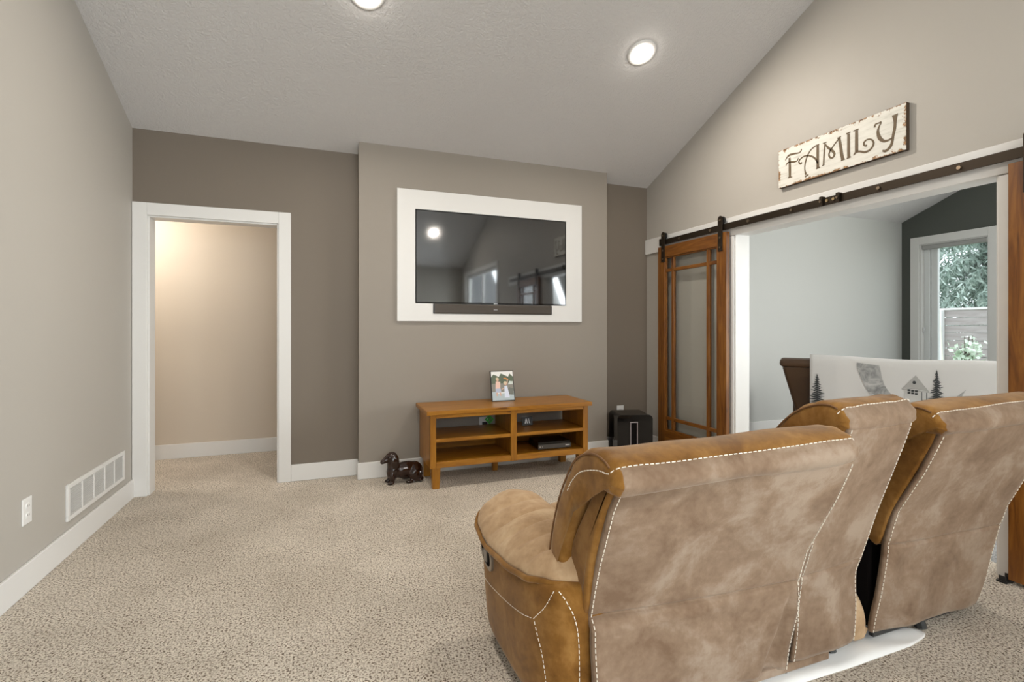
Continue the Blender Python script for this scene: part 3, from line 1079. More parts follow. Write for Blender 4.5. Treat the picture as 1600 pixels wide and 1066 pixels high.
def barn_door(ya, yb, label, flip=1):
    """ya is the edge nearer the camera"""
    xf, xb = 3.022, 3.058
    z0, z1 = .020, 1.985
    t = thing('barn_door', (3.04, (ya + yb) / 2, z0), label, 'door', 'sliding barn doors')
    sw = .102
    mk('stile', bx(xf, xb, ya, ya + sw, z0, z1), M_alder_z, t, bevel=.003)
    mk('stile', bx(xf, xb, yb - sw, yb, z0, z1), M_alder_z, t, bevel=.003)
    ia, ib = ya + sw, yb - sw
    zt, zb = 1.880, .243
    mk('top_rail', bx(xf + .0003, xb - .0003, ia + .0003, ib - .0003, zt, z1 - .0003), M_alder_y, t, bevel=.002)
    mk('bottom_rail', bx(xf + .0003, xb - .0003, ia + .0003, ib - .0003, z0 + .0003, zb), M_alder_y, t, bevel=.002)
    # stop beads round the glass
    bm = BM()
    for a, b, c, d in ((ia, ia + .012, zb, zt), (ib - .012, ib, zb, zt), (ia + .012, ib - .012, zb, zb + .012), (ia + .012, ib - .012, zt - .012, zt)):
        box(bm, xf + .008, xb - .008, a, b, c, d)
    mk('glazing_bead', bm, M_alder_z, t, bevel=.002)
    v1, v2 = ia + .108, ib - .108
    for y in (v1, v2):
        mk('muntin', bx(xf + .004, xb - .004, y - .017, y + .017, zb + .0122, zt - .0122), M_alder_z, t, bevel=.004)
    for z in (1.752, .357):
        for a, b in ((ia + .0122, v1 - .0172), (v1 + .0172, v2 - .0172), (v2 + .0172, ib - .0122)):
            mk('muntin', bx(xf + .0045, xb - .0045, a, b, z - .015, z + .015), M_alder_y, t, bevel=.004)
    g = mk('pane', bx(3.038, 3.042, ia + .004, ib - .004, zb + .004, zt - .004), M_glass, t)
    for y in (ya + .060, yb - .082):
        bm = BM()
        zt2 = 2.122
        poly = [(y - .025, 1.835), (y + .025, 1.835), (y + .025, zt2 - .025)]
        for k in range(1, 9):
            a = k * PI / 9
            poly.append((y + .025 * math.cos(a), zt2 - .025 + .025 * math.sin(a)))
        poly.append((y - .025, zt2 - .025))
        prism(bm, poly, 'x', xf - .0065, xf - .0003)
        h = mk('hanger_strap', bm, M_bronze, t, bevel=.001)
        bm = BM()
        cyl(bm, (3.031, y, 2.0865), (3.049, y, 2.0865), .032, n=24)
        mk('wheel', bm, M_black, h, bevel=.003)
        bm = BM()
        cyl(bm, (xf - .0003, y, 2.0865), (3.031, y, 2.0865), .009, n=10)
        mk('axle', bm, M_bronze, h)
        for z in (1.865, 1.945, 2.0865):
            bm = BM()
            cyl(bm, (xf - .012, y, z), (xf - .0066, y, z), .008, .009, 6)
            mk('bolt', bm, M_bolt, h)
    return t
barn_door(3.136, 4.010, 'knotty stained barn door with glass, slid into the corner left of the den opening')
barn_door(.500, 1.374, 'knotty stained barn door cut by the right edge of the photo')
bm = BM()
box(bm, 3.006, XW - .018, 1.372, 1.412, .0005, .008)
box(bm, 3.012, 3.017, 1.376, 1.404, .008, .032)
box(bm, 3.062, 3.067, 1.376, 1.404, .008, .032)
tag(mk('floor_guide', bm, M_black, bevel=.001), 'small black floor guide at the foot of the right barn door', 'guide')

# ================================================================== FAMILY sign
M_distress = newmat('distressed_cream_paint', (.72, .70, .62), .6)
def distress(m):
    v = coords(m, (1, 1, 1))
    # broad cream with faint horizontal brushing and worn-through brown near the rim
    g = N(m, 'ShaderNodeTexCoord')
    mp = N(m, 'ShaderNodeMapping')
    mp.inputs['Scale'].default_value = (1, 1, 9)
    L(m, g.outputs['Object'], mp.inputs['Vector'])
    br = noise_tex(m, mp.outputs['Vector'], 6, 4, .6)
    base = ramp(m, br.outputs['Fac'], [(.30, (.52, .51, .46)), (.42, (.65, .64, .585)), (.7, (.73, .72, .67))])
    sep = N(m, 'ShaderNodeSeparateXYZ')
    L(m, g.outputs['Generated'], sep.inputs[0])
    def math_(op, a, b=None, v2=None):
        n = N(m, 'ShaderNodeMath', operation=op)
        if isinstance(a, (int, float)): n.inputs[0].default_value = a
        else: L(m, a, n.inputs[0])
        if b is not None: L(m, b, n.inputs[1])
        if v2 is not None: n.inputs[1].default_value = v2
        return n.outputs[0]
    def edge(o, w):
        inv = math_('SUBTRACT', 1.0, o)
        mn = math_('MINIMUM', o, inv)
        return math_('MULTIPLY', mn, None, w)
    ey = edge(sep.outputs['Y'], .85)
    ez = edge(sep.outputs['Z'], .27)
    d = math_('MINIMUM', ey, ez)
    w = noise_tex(m, v, 26, 4, .65)
    th = math_('MULTIPLY_ADD', w.outputs['Fac'], None, .11)
    th.node.inputs[2].default_value = -.053
    df = math_('SUBTRACT', d, th)
    mask = ramp(m, math_('MULTIPLY', df, None, 60.0), [(0.0, (1, 1, 1)), (.35, (0, 0, 0))])
    mx = N(m, 'ShaderNodeMix', data_type='RGBA')
    L(m, mask, mx.inputs[0])
    L(m, base, mx.inputs[6])
    brn = noise_tex(m, v, 60, 3)
    L(m, ramp(m, brn.outputs['Fac'], [(.35, (.10, .045, .014)), (.6, (.36, .19, .07))]), mx.inputs[7])
    L(m, mx.outputs[2], P_(m).inputs['Base Color'])
distress(M_distress)
M_signedge = newmat('dark_sign_edge', (.050, .028, .012), .7)
M_letter = newmat('brown_letter_paint', (.105, .066, .026), .6)
sg = thing('family_sign', (3.08, 2.26, 2.35), 'distressed cream wooden sign reading FAMILY in curly brown letters on the right wall', 'sign')
bm = box(BM(), 3.0675, 3.0935, 1.8385, 2.6815, 2.2135, 2.4825)
mk('board', bm, M_signedge, sg, bevel=.001)
mk('painted_face', bx(3.0660, 3.0674, 1.840, 2.680, 2.215, 2.481), M_distress, sg)
LETTERS = {
    'F': [[(2.59, 2.407, 0.0103), (2.588, 2.37, 0.0115), (2.587, 2.314, 0.0128), (2.587, 2.272, 0.0109)], [(2.602, 2.271, 0.0058), (2.568, 2.267, 0.0045)], [(2.623, 2.399, 0.0032), (2.613, 2.414, 0.0058), (2.591, 2.426, 0.0096), (2.555, 2.424, 0.0083), (2.519, 2.418, 0.0058), (2.501, 2.423, 0.0051), (2.497, 2.438, 0.0058)], [(2.619, 2.362, 0.0038), (2.605, 2.376, 0.0064), (2.582, 2.375, 0.0077), (2.55, 2.367, 0.0071), (2.528, 2.369, 0.0051), (2.521, 2.385, 0.0032)]],
    'A': [[(2.376, 2.422, 0.0115), (2.376, 2.373, 0.0128), (2.376, 2.32, 0.0128), (2.375, 2.272, 0.0128)], [(2.387, 2.27, 0.0058), (2.36, 2.271, 0.0051)], [(2.365, 2.425, 0.0045), (2.395, 2.422, 0.0058), (2.429, 2.405, 0.0058), (2.454, 2.371, 0.0058), (2.469, 2.325, 0.0058), (2.47, 2.283, 0.0058), (2.461, 2.252, 0.009)], [(2.469, 2.238, 0.0064), (2.444, 2.248, 0.0064)], [(2.376, 2.301, 0.0051), (2.387, 2.329, 0.0077), (2.408, 2.354, 0.0077), (2.441, 2.374, 0.0071), (2.475, 2.381, 0.0064), (2.504, 2.372, 0.0064), (2.516, 2.356, 0.0071), (2.504, 2.338, 0.0071), (2.492, 2.345, 0.0058)]],
    'M': [[(2.325, 2.417, 0.0051), (2.329, 2.372, 0.0064), (2.332, 2.321, 0.0071), (2.334, 2.278, 0.0077)], [(2.345, 2.277, 0.0038), (2.328, 2.279, 0.0038)], [(2.339, 2.421, 0.0045), (2.314, 2.421, 0.0045)], [(2.323, 2.409, 0.0058), (2.299, 2.377, 0.0096), (2.272, 2.349, 0.0109), (2.26, 2.327, 0.009), (2.268, 2.309, 0.0077), (2.286, 2.311, 0.0077), (2.297, 2.331, 0.0071), (2.291, 2.352, 0.0064), (2.264, 2.384, 0.0058), (2.228, 2.417, 0.0058)], [(2.228, 2.417, 0.0103), (2.22, 2.365, 0.0122), (2.213, 2.312, 0.0135), (2.205, 2.275, 0.0141)], [(2.241, 2.42, 0.0051), (2.217, 2.423, 0.0045)], [(2.217, 2.271, 0.0058), (2.192, 2.273, 0.0051)]],
    'I': [[(2.168, 2.422, 0.0115), (2.168, 2.368, 0.0122), (2.168, 2.319, 0.0128), (2.167, 2.277, 0.0128)], [(2.183, 2.427, 0.0058), (2.157, 2.429, 0.0051)], [(2.18, 2.272, 0.0058), (2.154, 2.274, 0.0051)]],
    'L': [[(2.118, 2.423, 0.0122), (2.118, 2.372, 0.0135), (2.118, 2.323, 0.0141), (2.118, 2.295, 0.0141)], [(2.137, 2.428, 0.0058), (2.106, 2.429, 0.0051)], [(2.136, 2.278, 0.0045), (2.121, 2.292, 0.009), (2.097, 2.288, 0.0083), (2.069, 2.275, 0.009), (2.042, 2.277, 0.0083), (2.022, 2.294, 0.0077), (2.017, 2.316, 0.0071), (2.029, 2.337, 0.0064), (2.052, 2.346, 0.0064), (2.071, 2.338, 0.0064), (2.074, 2.322, 0.0064), (2.062, 2.311, 0.0071), (2.057, 2.316, 0.0058)]],
    'Y': [[(2.011, 2.403, 0.0071), (2.006, 2.419, 0.0064), (1.986, 2.42, 0.0058), (1.972, 2.422, 0.0058)], [(1.973, 2.418, 0.0058), (1.986, 2.396, 0.0064), (1.992, 2.368, 0.0109), (1.982, 2.33, 0.0141), (1.959, 2.304, 0.0109), (1.934, 2.3, 0.0077), (1.914, 2.306, 0.0064)], [(1.898, 2.435, 0.0218), (1.897, 2.392, 0.0109), (1.9, 2.354, 0.0109), (1.908, 2.317, 0.0096), (1.911, 2.292, 0.0096), (1.919, 2.265, 0.0109), (1.935, 2.248, 0.0109), (1.952, 2.242, 0.0103), (1.966, 2.251, 0.0058)]],
}

def ribbon(bm, pts):
    P = catmull([(p[0], p[1], p[2]) for p in pts], 6) if len(pts) > 2 else [Vector(p) for p in pts]
    Lf, Rt = [], []
    for i, p in enumerate(P):
        a, b = P[max(i - 1, 0)], P[min(i + 1, len(P) - 1)]
        t = Vector((b.x - a.x, b.y - a.y)).normalized()
        n = Vector((-t.y, t.x)) * p.z * .72
        Lf.append((p.x + n.x, p.y + n.y)); Rt.append((p.x - n.x, p.y - n.y))
    x0, x1 = 3.0645, 3.0659
    V = [[bm.verts.new((x, q[0], q[1])) for q in s] for x, s in ((x0, Lf), (x0, Rt), (x1, Lf), (x1, Rt))]
    m = len(P)
    for i in range(m - 1):
        bm.faces.new([V[0][i], V[0][i + 1], V[1][i + 1], V[1][i]])
        bm.faces.new([V[2][i], V[0][i], V[0][i + 1], V[2][i + 1]])
        bm.faces.new([V[1][i], V[3][i], V[3][i + 1], V[1][i + 1]])
    for k in (0, m - 1):
        bm.faces.new([V[0][k], V[1][k], V[3][k], V[2][k]])
for ch, strokes in LETTERS.items():
    bm = BM()
    for s in strokes:
        ribbon(bm, s)
    mk('letter', bm, M_letter, sg)

# ================================================================== the reclining sofa
sofa = thing('reclining_sofa', (1.6, 1.65, 0), 'brown suede reclining loveseat seen from behind, backs greyed as if daylit, with cream stitching', 'sofa')

def dashes(bm, path, dash=.0105, gap=.0060, r=.0015):
    P = [Vector(p) for p in path]
    acc = [0.0]
    for a, b in zip(P, P[1:]):
        acc.append(acc[-1] + (b - a).length)
    def at(s):
        for i in range(len(P) - 1):
            if s <= acc[i + 1]:
                t = (s - acc[i]) / max(1e-9, acc[i + 1] - acc[i])
                return P[i].lerp(P[i + 1], t)
        return P[-1]
    s = 0
    while s + dash < acc[-1]:
        cyl(bm, at(s), at(s + dash), r, n=5)
        s += dash + gap

def closed_profile(pts, n=4):
    return [(p.x, p.y) for p in catmull([(a, b, 0) for a, b in pts], n, closed=True)]

def poly_normals(poly):
    n = len(poly)
    area = sum(poly[i][0] * poly[(i + 1) % n][1] - poly[(i + 1) % n][0] * poly[i][1] for i in range(n))
    sg_ = 1 if area > 0 else -1
    out = []
    for i in range(n):
        a, b = poly[i - 1], poly[(i + 1) % n]
        t = Vector((b[0] - a[0], b[1] - a[1]))
        if t.length < 1e-9: t = Vector((1, 0))
        t.normalize()
        out.append((t.y * sg_, -t.x * sg_))
    return out

def soft_loft(pl, pr, x0, x1, r, nx=16, wob=0.0, pleat=0.0, seed=0, ends=5):
    """sweep a y-z profile from x0 (pl) to x1 (pr) with rounded ends; returns rings"""
    xs = []
    for k in range(ends + 1):
        a = k / ends * PI / 2
        xs.append((x0 + r - r * math.cos(a), r * (1 - math.sin(a))))
    mid = [(x0 + r + (x1 - x0 - 2 * r) * k / nx, 0) for k in range(1, nx)]
    tail = [(x0 + x1 - x, i) for x, i in reversed(xs)]
    secs = xs + mid + tail
    nl, nr = poly_normals(pl), poly_normals(pr)
    rings = []
    for x, ins in secs:
        t = (x - x0) / (x1 - x0)
        ring = []
        for k in range(len(pl)):
            y = pl[k][0] * (1 - t) + pr[k][0] * t
            z = pl[k][1] * (1 - t) + pr[k][1] * t
            ny = nl[k][0] * (1 - t) + nr[k][0] * t
            nz = nl[k][1] * (1 - t) + nr[k][1] * t
            o = -ins
            if wob:
                o += wob * noise.noise(Vector((x * 5 + seed, y * 6, z * 6)))
            if pleat:
                e = min(x - x0, x1 - x)
                o += pleat * math.exp(-e / .08) * math.sin(k * 1.9 + 3 * math.sin(x * 30))
            ring.append((x, y + ny * o, z + nz * o))
        rings.append(ring)
    return rings

def back_slab(x0, x1, tl, tr_, z0, z1, nx=44, nz=64, th=.022, fold=0, seed=0, puff=.012, wob=.006, seam=None):
    """upholstered rear panel: outer face follows tables y(z) at its left and right edge"""
    def yb(x, z):
        t = (x - x0) / (x1 - x0)
        y = interp(tl, z) * (1 - t) + interp(tr_, z) * t
        u = (z - z0) / (z1 - z0)
        e = min(t, 1 - t) * (x1 - x0)
        y -= puff * (1 - math.exp(-e / .03)) - puff * .3 * math.exp(-min(u, 1 - u) / .05)
        y += wob * noise.noise(Vector((x * 4 + seed, z * 4, 1.3))) * min(1, e / .04)
        if seam is not None:
            y += .011 * math.exp(-((z - seam) / .0050) ** 2) * min(1, e / .03)
            lo = max(0.0, min(1.0, (seam - z) / .05))
            y += lo * wob * 1.3 * noise.noise(Vector((x * 7 + seed, z * 5, 7.1)))
            if fold and z < seam:
                v = (seam - z) / (seam - z0)
                for off, am in ((.0, 1.0), (.060, -.9), (.105, .55)):
                    c = x1 - .012 - off * (.25 + v) - .10 * (1 - v) * 0
                    y -= fold * am * math.exp(-((x - c) / (.014 + .022 * v)) ** 2) * min(1, v * 3)
        return y
    zs_ = [z0 + (z1 - z0) * j / nz for j in range(nz + 1)]
    if seam is not None:
        zs_ = sorted([z for z in zs_ if abs(z - seam) > .016] + [seam + q for q in (-.014, -.008, -.004, 0, .004, .008, .014)])
    nz = len(zs_) - 1
    bm = BM()
    F = [[bm.verts.new((x0 + (x1 - x0) * i / nx, yb(x0 + (x1 - x0) * i / nx, z), z)) for z in zs_] for i in range(nx + 1)]
    B = [[bm.verts.new((v.co.x, v.co.y + th, v.co.z)) for v in col] for col in F]
    for i in range(nx):
        for j in range(nz):
            bm.faces.new([F[i][j], F[i + 1][j], F[i + 1][j + 1], F[i][j + 1]])
            bm.faces.new([B[i][j], B[i][j + 1], B[i + 1][j + 1], B[i + 1][j]])
    for j in range(nz):
        bm.faces.new([F[0][j], F[0][j + 1], B[0][j + 1], B[0][j]])
        bm.faces.new([F[nx][j], B[nx][j], B[nx][j + 1], F[nx][j + 1]])
    for i in range(nx):
        bm.faces.new([F[i][0], B[i][0], B[i + 1][0], F[i + 1][0]])
        bm.faces.new([F[i][nz], F[i + 1][nz], B[i + 1][nz], B[i][nz]])
    path = lambda x: [(x, yb(x, z0 + (z1 - z0) * k / 60) - .0012, z0 + (z1 - z0) * k / 60) for k in range(61)]
    return bm, path

MODS = {
 'left': dict(x=(.724, 1.488), hx=(.668, 1.502), wx=(.706, 1.494),
    tl=[(.04, 1.262), (.20, 1.252), (.33, 1.256), (.365, 1.285), (.45, 1.262), (.54, 1.233), (.71, 1.166), (.80, 1.108)],
    tr=[(.04, 1.278), (.28, 1.241), (.43, 1.200), (.48, 1.185), (.68, 1.084), (.80, 1.034)],
    pan=(.042, .812), seam=.364, st=.024, tail=(0, 0),
    pl=[(1.41, .415), (1.448, .435), (1.448, .53), (1.396, .67), (1.336, .770), (1.27, .845), (1.18, .882), (1.108, .878), (1.064, .850), (1.052, .812), (1.082, .780), (1.150, .778), (1.215, .755), (1.290, .68), (1.352, .56), (1.362, .47), (1.385, .425)],
    shift_r=(-.042, .022),
    wl=[(1.290, .360), (1.246, .54), (1.181, .71), (1.122, .80), (1.16, .815), (1.20, .79), (1.27, .69), (1.355, .56), (1.362, .46), (1.325, .365)], wr=(-.035, .0)),
 'console': dict(x=(1.513, 1.842), hx=(1.500, 1.868), wx=(1.516, 1.838),
    tl=[(.05, 1.268), (.36, 1.238), (.54, 1.185), (.905, 1.062)],
    tr=[(.05, 1.281), (.34, 1.261), (.37, 1.254), (.555, 1.199), (.80, 1.116), (.89, 1.086)],
    pan=(.055, .895), seam=.364, tail=(0, 0),
    pl=[(1.44, .48), (1.475, .51), (1.46, .62), (1.40, .76), (1.335, .855), (1.27, .920), (1.20, .960), (1.135, .975), (1.085, .960), (1.058, .925), (1.065, .890), (1.100, .868), (1.150, .865), (1.205, .82), (1.275, .70), (1.345, .58), (1.365, .52), (1.40, .485)],
    shift_r=(.02, .004),
    wl=[(1.275, .365), (1.215, .54), (1.15, .71), (1.085, .89), (1.13, .90), (1.20, .83), (1.27, .70), (1.345, .56), (1.350, .46), (1.315, .375)], wr=(.01, .0)),
 'right': dict(x=(1.951, 2.598), hx=(1.928, 2.66), wx=(1.946, 2.604),
    tl=[(.05, 1.285), (.232, 1.262), (.409, 1.238), (.539, 1.204), (.70, 1.121), (.85, 1.058)],
    tr=[(.05, 1.278), (.23, 1.238), (.373, 1.211), (.489, 1.181), (.607, 1.131), (.85, 1.04)],
    pan=(.048, .868), seam=.402, tail=(0, 0),
    pl=[(1.44, .46), (1.475, .48), (1.47, .58), (1.41, .73), (1.345, .84), (1.27, .900), (1.19, .935), (1.120, .943), (1.065, .925), (1.032, .890), (1.035, .855), (1.075, .838), (1.140, .838), (1.205, .79), (1.275, .69), (1.345, .57), (1.365, .49), (1.40, .465)],
    shift_r=(-.01, .018),
    wl=[(1.262, .400), (1.215, .54), (1.135, .71), (1.075, .85), (1.13, .862), (1.20, .80), (1.27, .69), (1.345, .56), (1.350, .46), (1.305, .405)], wr=(-.02, .0)),
}
for nm, d in MODS.items():
    sd = len(nm) * 3.7
    pl = closed_profile(d['pl'])
    pr = [(a + d['shift_r'][0], b + d['shift_r'][1]) for a, b in pl]
    # padded headrest that rolls over the top of the back and runs down its front
    rings = soft_loft(pl, pr, d['hx'][0], d['hx'][1], .034, wob=.009, pleat=.004, seed=sd)
    wl = closed_profile(d['wl'], 3)
    wr_ = [(a + d['wr'][0], b + d['wr'][1]) for a, b in wl]
    br = mk('backrest', loft(BM(), soft_loft(wl, wr_, d['wx'][0], d['wx'][1], .012, seed=sd)), M_suede, sofa, smooth=True)
    # the roll's lower rear strip is the same suede, greyed for daylight like the rear panels
    bm = loft(BM(), rings)
    n_prof = len(pl)
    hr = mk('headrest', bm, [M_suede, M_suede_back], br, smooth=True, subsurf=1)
    zs = [p[1] for p in pl]
    # stitch row: the rear shoulder of the roll
    kst = min(range(n_prof), key=lambda k: (pl[k][0] - d['pl'][8][0]) ** 2 + (pl[k][1] - d['pl'][8][1] - d.get('st', .012)) ** 2)
    kun = min(range(n_prof), key=lambda k: (pl[k][0] - d['pl'][10][0]) ** 2 + (pl[k][1] - d['pl'][10][1]) ** 2)
    lo, hi = sorted((kst, kun))
    me = hr.data
    # faces are stored ring by ring: quad index = ring * n_prof + k
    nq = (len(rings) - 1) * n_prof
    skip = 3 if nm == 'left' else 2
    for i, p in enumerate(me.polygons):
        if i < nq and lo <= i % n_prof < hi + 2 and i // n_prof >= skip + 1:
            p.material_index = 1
    stitch = BM()
    nlp = poly_normals(pl)
    row = []
    for ri, ring in enumerate(rings):
        if 1 <= ri <= len(rings) - 2:
            x, y, z = ring[kst]
            row.append((x, y + nlp[kst][0] * .0012, z + nlp[kst][1] * .0012))
    if nm == 'left':
        r1 = rings[1][kst]
        row = catmull([Vector((.6655, 1.305, .735)), Vector((.6655, 1.279, .769)), Vector((.6655, 1.233, .806)), Vector((.6655, 1.179, .827)), Vector((.666, 1.125, .840)), Vector(r1) + Vector((-.003, -.001, .001)), Vector(row[1])], 5) + [Vector(q) for q in row[2:]]
    dashes(stitch, row)
    # rear panel and the loose flap under it
    z0, z1 = d['pan']
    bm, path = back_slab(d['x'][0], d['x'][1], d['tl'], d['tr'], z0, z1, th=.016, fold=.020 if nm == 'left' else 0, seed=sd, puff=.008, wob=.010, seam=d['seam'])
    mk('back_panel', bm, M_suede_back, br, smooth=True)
    dashes(stitch, path(d['x'][0] + .008))
    dashes(stitch, path(d['x'][1] - .008))
    s = mk('stitching', stitch, M_thread, br)
    s['kind'] = 'stuff'
    # piping that edges the front pad
    bm = BM()
    fr = soft_loft(pl, pr, d['hx'][0], d['hx'][1], .034)[2]
    ks = sorted(range(n_prof), key=lambda k: k)
    # front run of the profile: from the foot of the pad up to the roll
    k0 = 0
    k1 = kst
    pts = [Vector(fr[k]) + Vector((-.002, nlp[k][0] * .003, nlp[k][1] * .003)) for k in range(k0, k1)]
    tube(bm, pts, .0032, 6)
    mk('piping', bm, M_piping, br, smooth=True)

# --- seats, console block, frame
def cushion(name, x0, x1, y0, y1, z0, z1, mat, r=.05, parent=None):
    prof = closed_profile([(y0, z0 + .02), (y0 + .03, z0), (y1 - .05, z0), (y1, z0 + .05), (y1 + .015, (z0 + z1) / 2), (y1 - .01, z1 - .04), (y1 - .08, z1 - .004), (y0 + .1, z1), (y0, z1 - .03)], 3)
    return mk(name, loft(BM(), soft_loft(prof, prof, x0, x1, r, wob=.006, seed=x0)), mat, parent or sofa, smooth=True, subsurf=1)
cushion('seat_cushion', .882, 1.505, 1.40, 1.98, .30, .475, M_suede_tan)
cushion('seat_cushion', 1.855, 2.585, 1.40, 1.98, .30, .475, M_suede_tan)
cushion('console_lid', 1.520, 1.838, 1.40, 1.97, .36, .60, M_suede, .035)
mk('seat_frame', bx(.80, 1.500, 1.300, 1.90, .055, .31), M_void, sofa, bevel=.01)
mk('seat_frame', bx(1.962, 2.60, 1.305, 1.90, .055, .40), M_void, sofa, bevel=.01)
mk('console_frame', bx(1.520, 1.832, 1.300, 1.90, .055, .37), M_void, sofa, bevel=.01)
for x0, x1 in ((.84, 1.50), (1.87, 2.60)):
    prof = closed_profile([(1.95, .07), (2.0, .06), (2.03, .15), (2.04, .30), (2.0, .34), (1.95, .30)], 3)
    mk('footrest', loft(BM(), soft_loft(prof, prof, x0, x1, .03)), M_suede_tan, sofa, smooth=True)
# rounded end of the right seat's rail, seen in the gap beside the console
prof = closed_profile([(1.30, .035), (1.33, .03), (1.52, .03), (1.56, .10), (1.52, .20), (1.44, .235), (1.36, .21), (1.305, .13)], 3)
mk('seat_rail', loft(BM(), soft_loft(prof, prof, 1.852, 1.948, .03)), M_suede_tan, sofa, smooth=True)
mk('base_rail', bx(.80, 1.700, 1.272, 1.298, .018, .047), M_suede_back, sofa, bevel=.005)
mk('base_rail', bx(1.96, 2.59, 1.290, 1.31, .028, .050), M_black, sofa, bevel=.003)
for x, y in ((1.22, 1.31), (1.50, 1.30), (1.76, 1.315), (2.24, 1.290), (2.56, 1.34), (.86, 1.9), (2.5, 1.9), (1.68, 1.88)):
    bm = BM()
    cyl(bm, (x, y, .008), (x, y + .01, .055), .022, .016, 8)
    mk('foot', bm, M_black, sofa)

# --- arms
XO = [(1.284, .712), (1.30, .668), (1.33, .632), (1.38, .606), (1.46, .592), (1.60, .587), (1.80, .586), (1.92, .590), (1.955, .604), (1.985, .65)]
ZE_ = [(1.28, .456), (1.38, .442), (1.54, .412), (1.80, .386), (1.95, .410), (2.03, .446)]
def arm(mirror):
    def mx(x): return x if not mirror else 3.222 - x
    yo = .0 if not mirror else .16
    def my(y): return y if not mirror else 1.45 + (y - 1.284) * .80
    bm = BM()
    ys = [1.284, 1.292, 1.305, 1.33, 1.38, 1.46, 1.54, 1.62, 1.72, 1.82, 1.90, 1.94, 1.965, 1.985]
    rings = []
    for y in ys:
        xo, zt = interp(XO, y), interp(ZE_, y) - .004
        ring = []
        lean = max(0, (y - 1.5) / .485) * .24
        def pt(x, z): ring.append((mx(x), my(y + (z - .40) * lean), z))
        for k in range(9):
            z = .030 + (zt - .030) * k / 8
            pt(xo + .012 * math.exp(-(z - .03) / .05) + .006 * (k / 8) ** 2 * 0, z)
        pt(xo + .06, zt + .012); pt(.80, zt + .012); pt(.872, zt)
        pt(.872, .25); pt(.872, .030); pt(.75, .028)
        rings.append(ring)
    loft(bm, rings)
    a = mk('arm', bm, M_suede, sofa, smooth=True, subsurf=1)
    # pillow pad
    ys = [1.300, 1.308, 1.325] + [1.36 + .0125 * k for k in range(49)] + [1.985, 2.005, 2.022, 2.034, 2.040]
    rings = []
    for y in ys:
        f = min(1.0, max(0, (2.044 - y)) / .06) ** .5 * min(1.0, max(0, (y - 1.294)) / .05) ** .5
        ze = interp(ZE_, y)
        xo = interp([(1.29, .735), (1.32, .690), (1.36, .642), (1.44, .592), (1.60, .573), (1.85, .570), (1.95, .578), (2.0, .60), (2.04, .66)], y)
        xi = interp([(1.30, .86), (1.36, .88), (1.95, .885), (2.0, .87), (2.04, .80)], y)
        zi = .462
        bulge = .085 * f
        ring = []
        nu = 24
        for k in range(nu + 1):
            u = k / nu
            x = xo + (xi - xo) * u
            z = ze + (zi - ze) * u + bulge * math.sin(PI * u) ** .62
            crease = math.sin(y * 58 + 5 * math.sin(u * 2.4 + .3) + 1.2) 
            z -= .016 * max(0, crease) ** 5 * math.sin(PI * u) * f * (1.2 - .4 * math.sin(y * 17))
            z += .004 * noise.noise(Vector((x * 14, y * 10, 0)))
            ring.append((mx(x), my(y), z))
        for k in range(1, 8):
            u = 1 - k / 8
            ring.append((mx(xo + (xi - xo) * u), my(y), ze + (zi - ze) * u - .028 * f * math.sin(PI * (.12 + .76 * u)) ** .4))
        rings.append(ring)
    bm = loft(BM(), rings)
    mk('arm_pad', bm, M_suede_tan, a, smooth=True, subsurf=1)
    bm = BM()
    tube(bm, [Vector(r[0]) + Vector((.004 if not mirror else -.004, 0, -.005)) for r in rings], .0105, 8)
    mk('piping', bm, M_suede, a, smooth=True)
    if mirror: return a
    # stitched seams on the outer side
    st_ = BM()
    def side(y, z, off=.0015):
        lean = max(0, (y - 1.5) / .485) * .24
        # find station whose leaned y equals y
        yy = y - (z - .40) * lean
        x = interp(XO, yy) + .012 * math.exp(-(z - .03) / .05)
        return Vector((x - off, y, z))
    for run in ([(1.930, .225), (1.78, .242), (1.62, .268), (1.50, .292), (1.405, .318)], [(1.405, .318), (1.36, .37), (1.325, .44)], [(1.400, .312), (1.372, .25), (1.355, .16), (1.35, .05)]):
        dashes(st_, [side(p.x, p.y) for p in catmull([(a_, b_, 0) for a_, b_ in run], 6)], .009, .006, .0013)
    for run in ([(1.318, .436), (1.300, .40), (1.291, .33), (1.289, .22), (1.290, .05)],):
        dashes(st_, [side(p.x, p.y, .002) for p in catmull([(a_, b_, 0) for a_, b_ in run], 6)])
    s = mk('stitching', st_, M_thread, a)
    s['kind'] = 'stuff'
    # recliner release: cup plate with a pull lever
    bm = BM()
    c = Vector((.583, 1.812, .352))
    def oval(rx, rz, x0, x1, m, name, par):
        b = BM()
        poly = []
        for k in range(28):
            t = 2 * PI * k / 28
            yy = rx * math.copysign(abs(math.cos(t)) ** .8, math.cos(t))
            zz = rz * math.copysign(abs(math.sin(t)) ** .8, math.sin(t))
            poly.append((c.y + yy + zz * .25, c.z + zz + yy * .12))
        prism(b, poly, 'x', x0, x1)
        return mk(name, b, m, par, bevel=.002)
    pl_ = oval(.066, .050, c.x - .007, c.x + .010, newmat('bronze_plastic', (.24, .19, .14), .3, .4), 'lever_plate', a)
    oval(.050, .037, c.x - .0076, c.x - .0068, M_void, 'cup_shade', pl_)
    b = BM()
    box(b, c.x - .014, c.x - .0077, c.y - .030, c.y + .006, c.z - .024, c.z + .020)
    box(b, c.x - .014, c.x - .0077, c.y + .006, c.y + .022, c.z - .010, c.z + .012)
    mk('release_lever', b, newmat('grey_lever', (.22, .20, .18), .35, .5), pl_, bevel=.004)
    return a
arm(False)
arm(True)

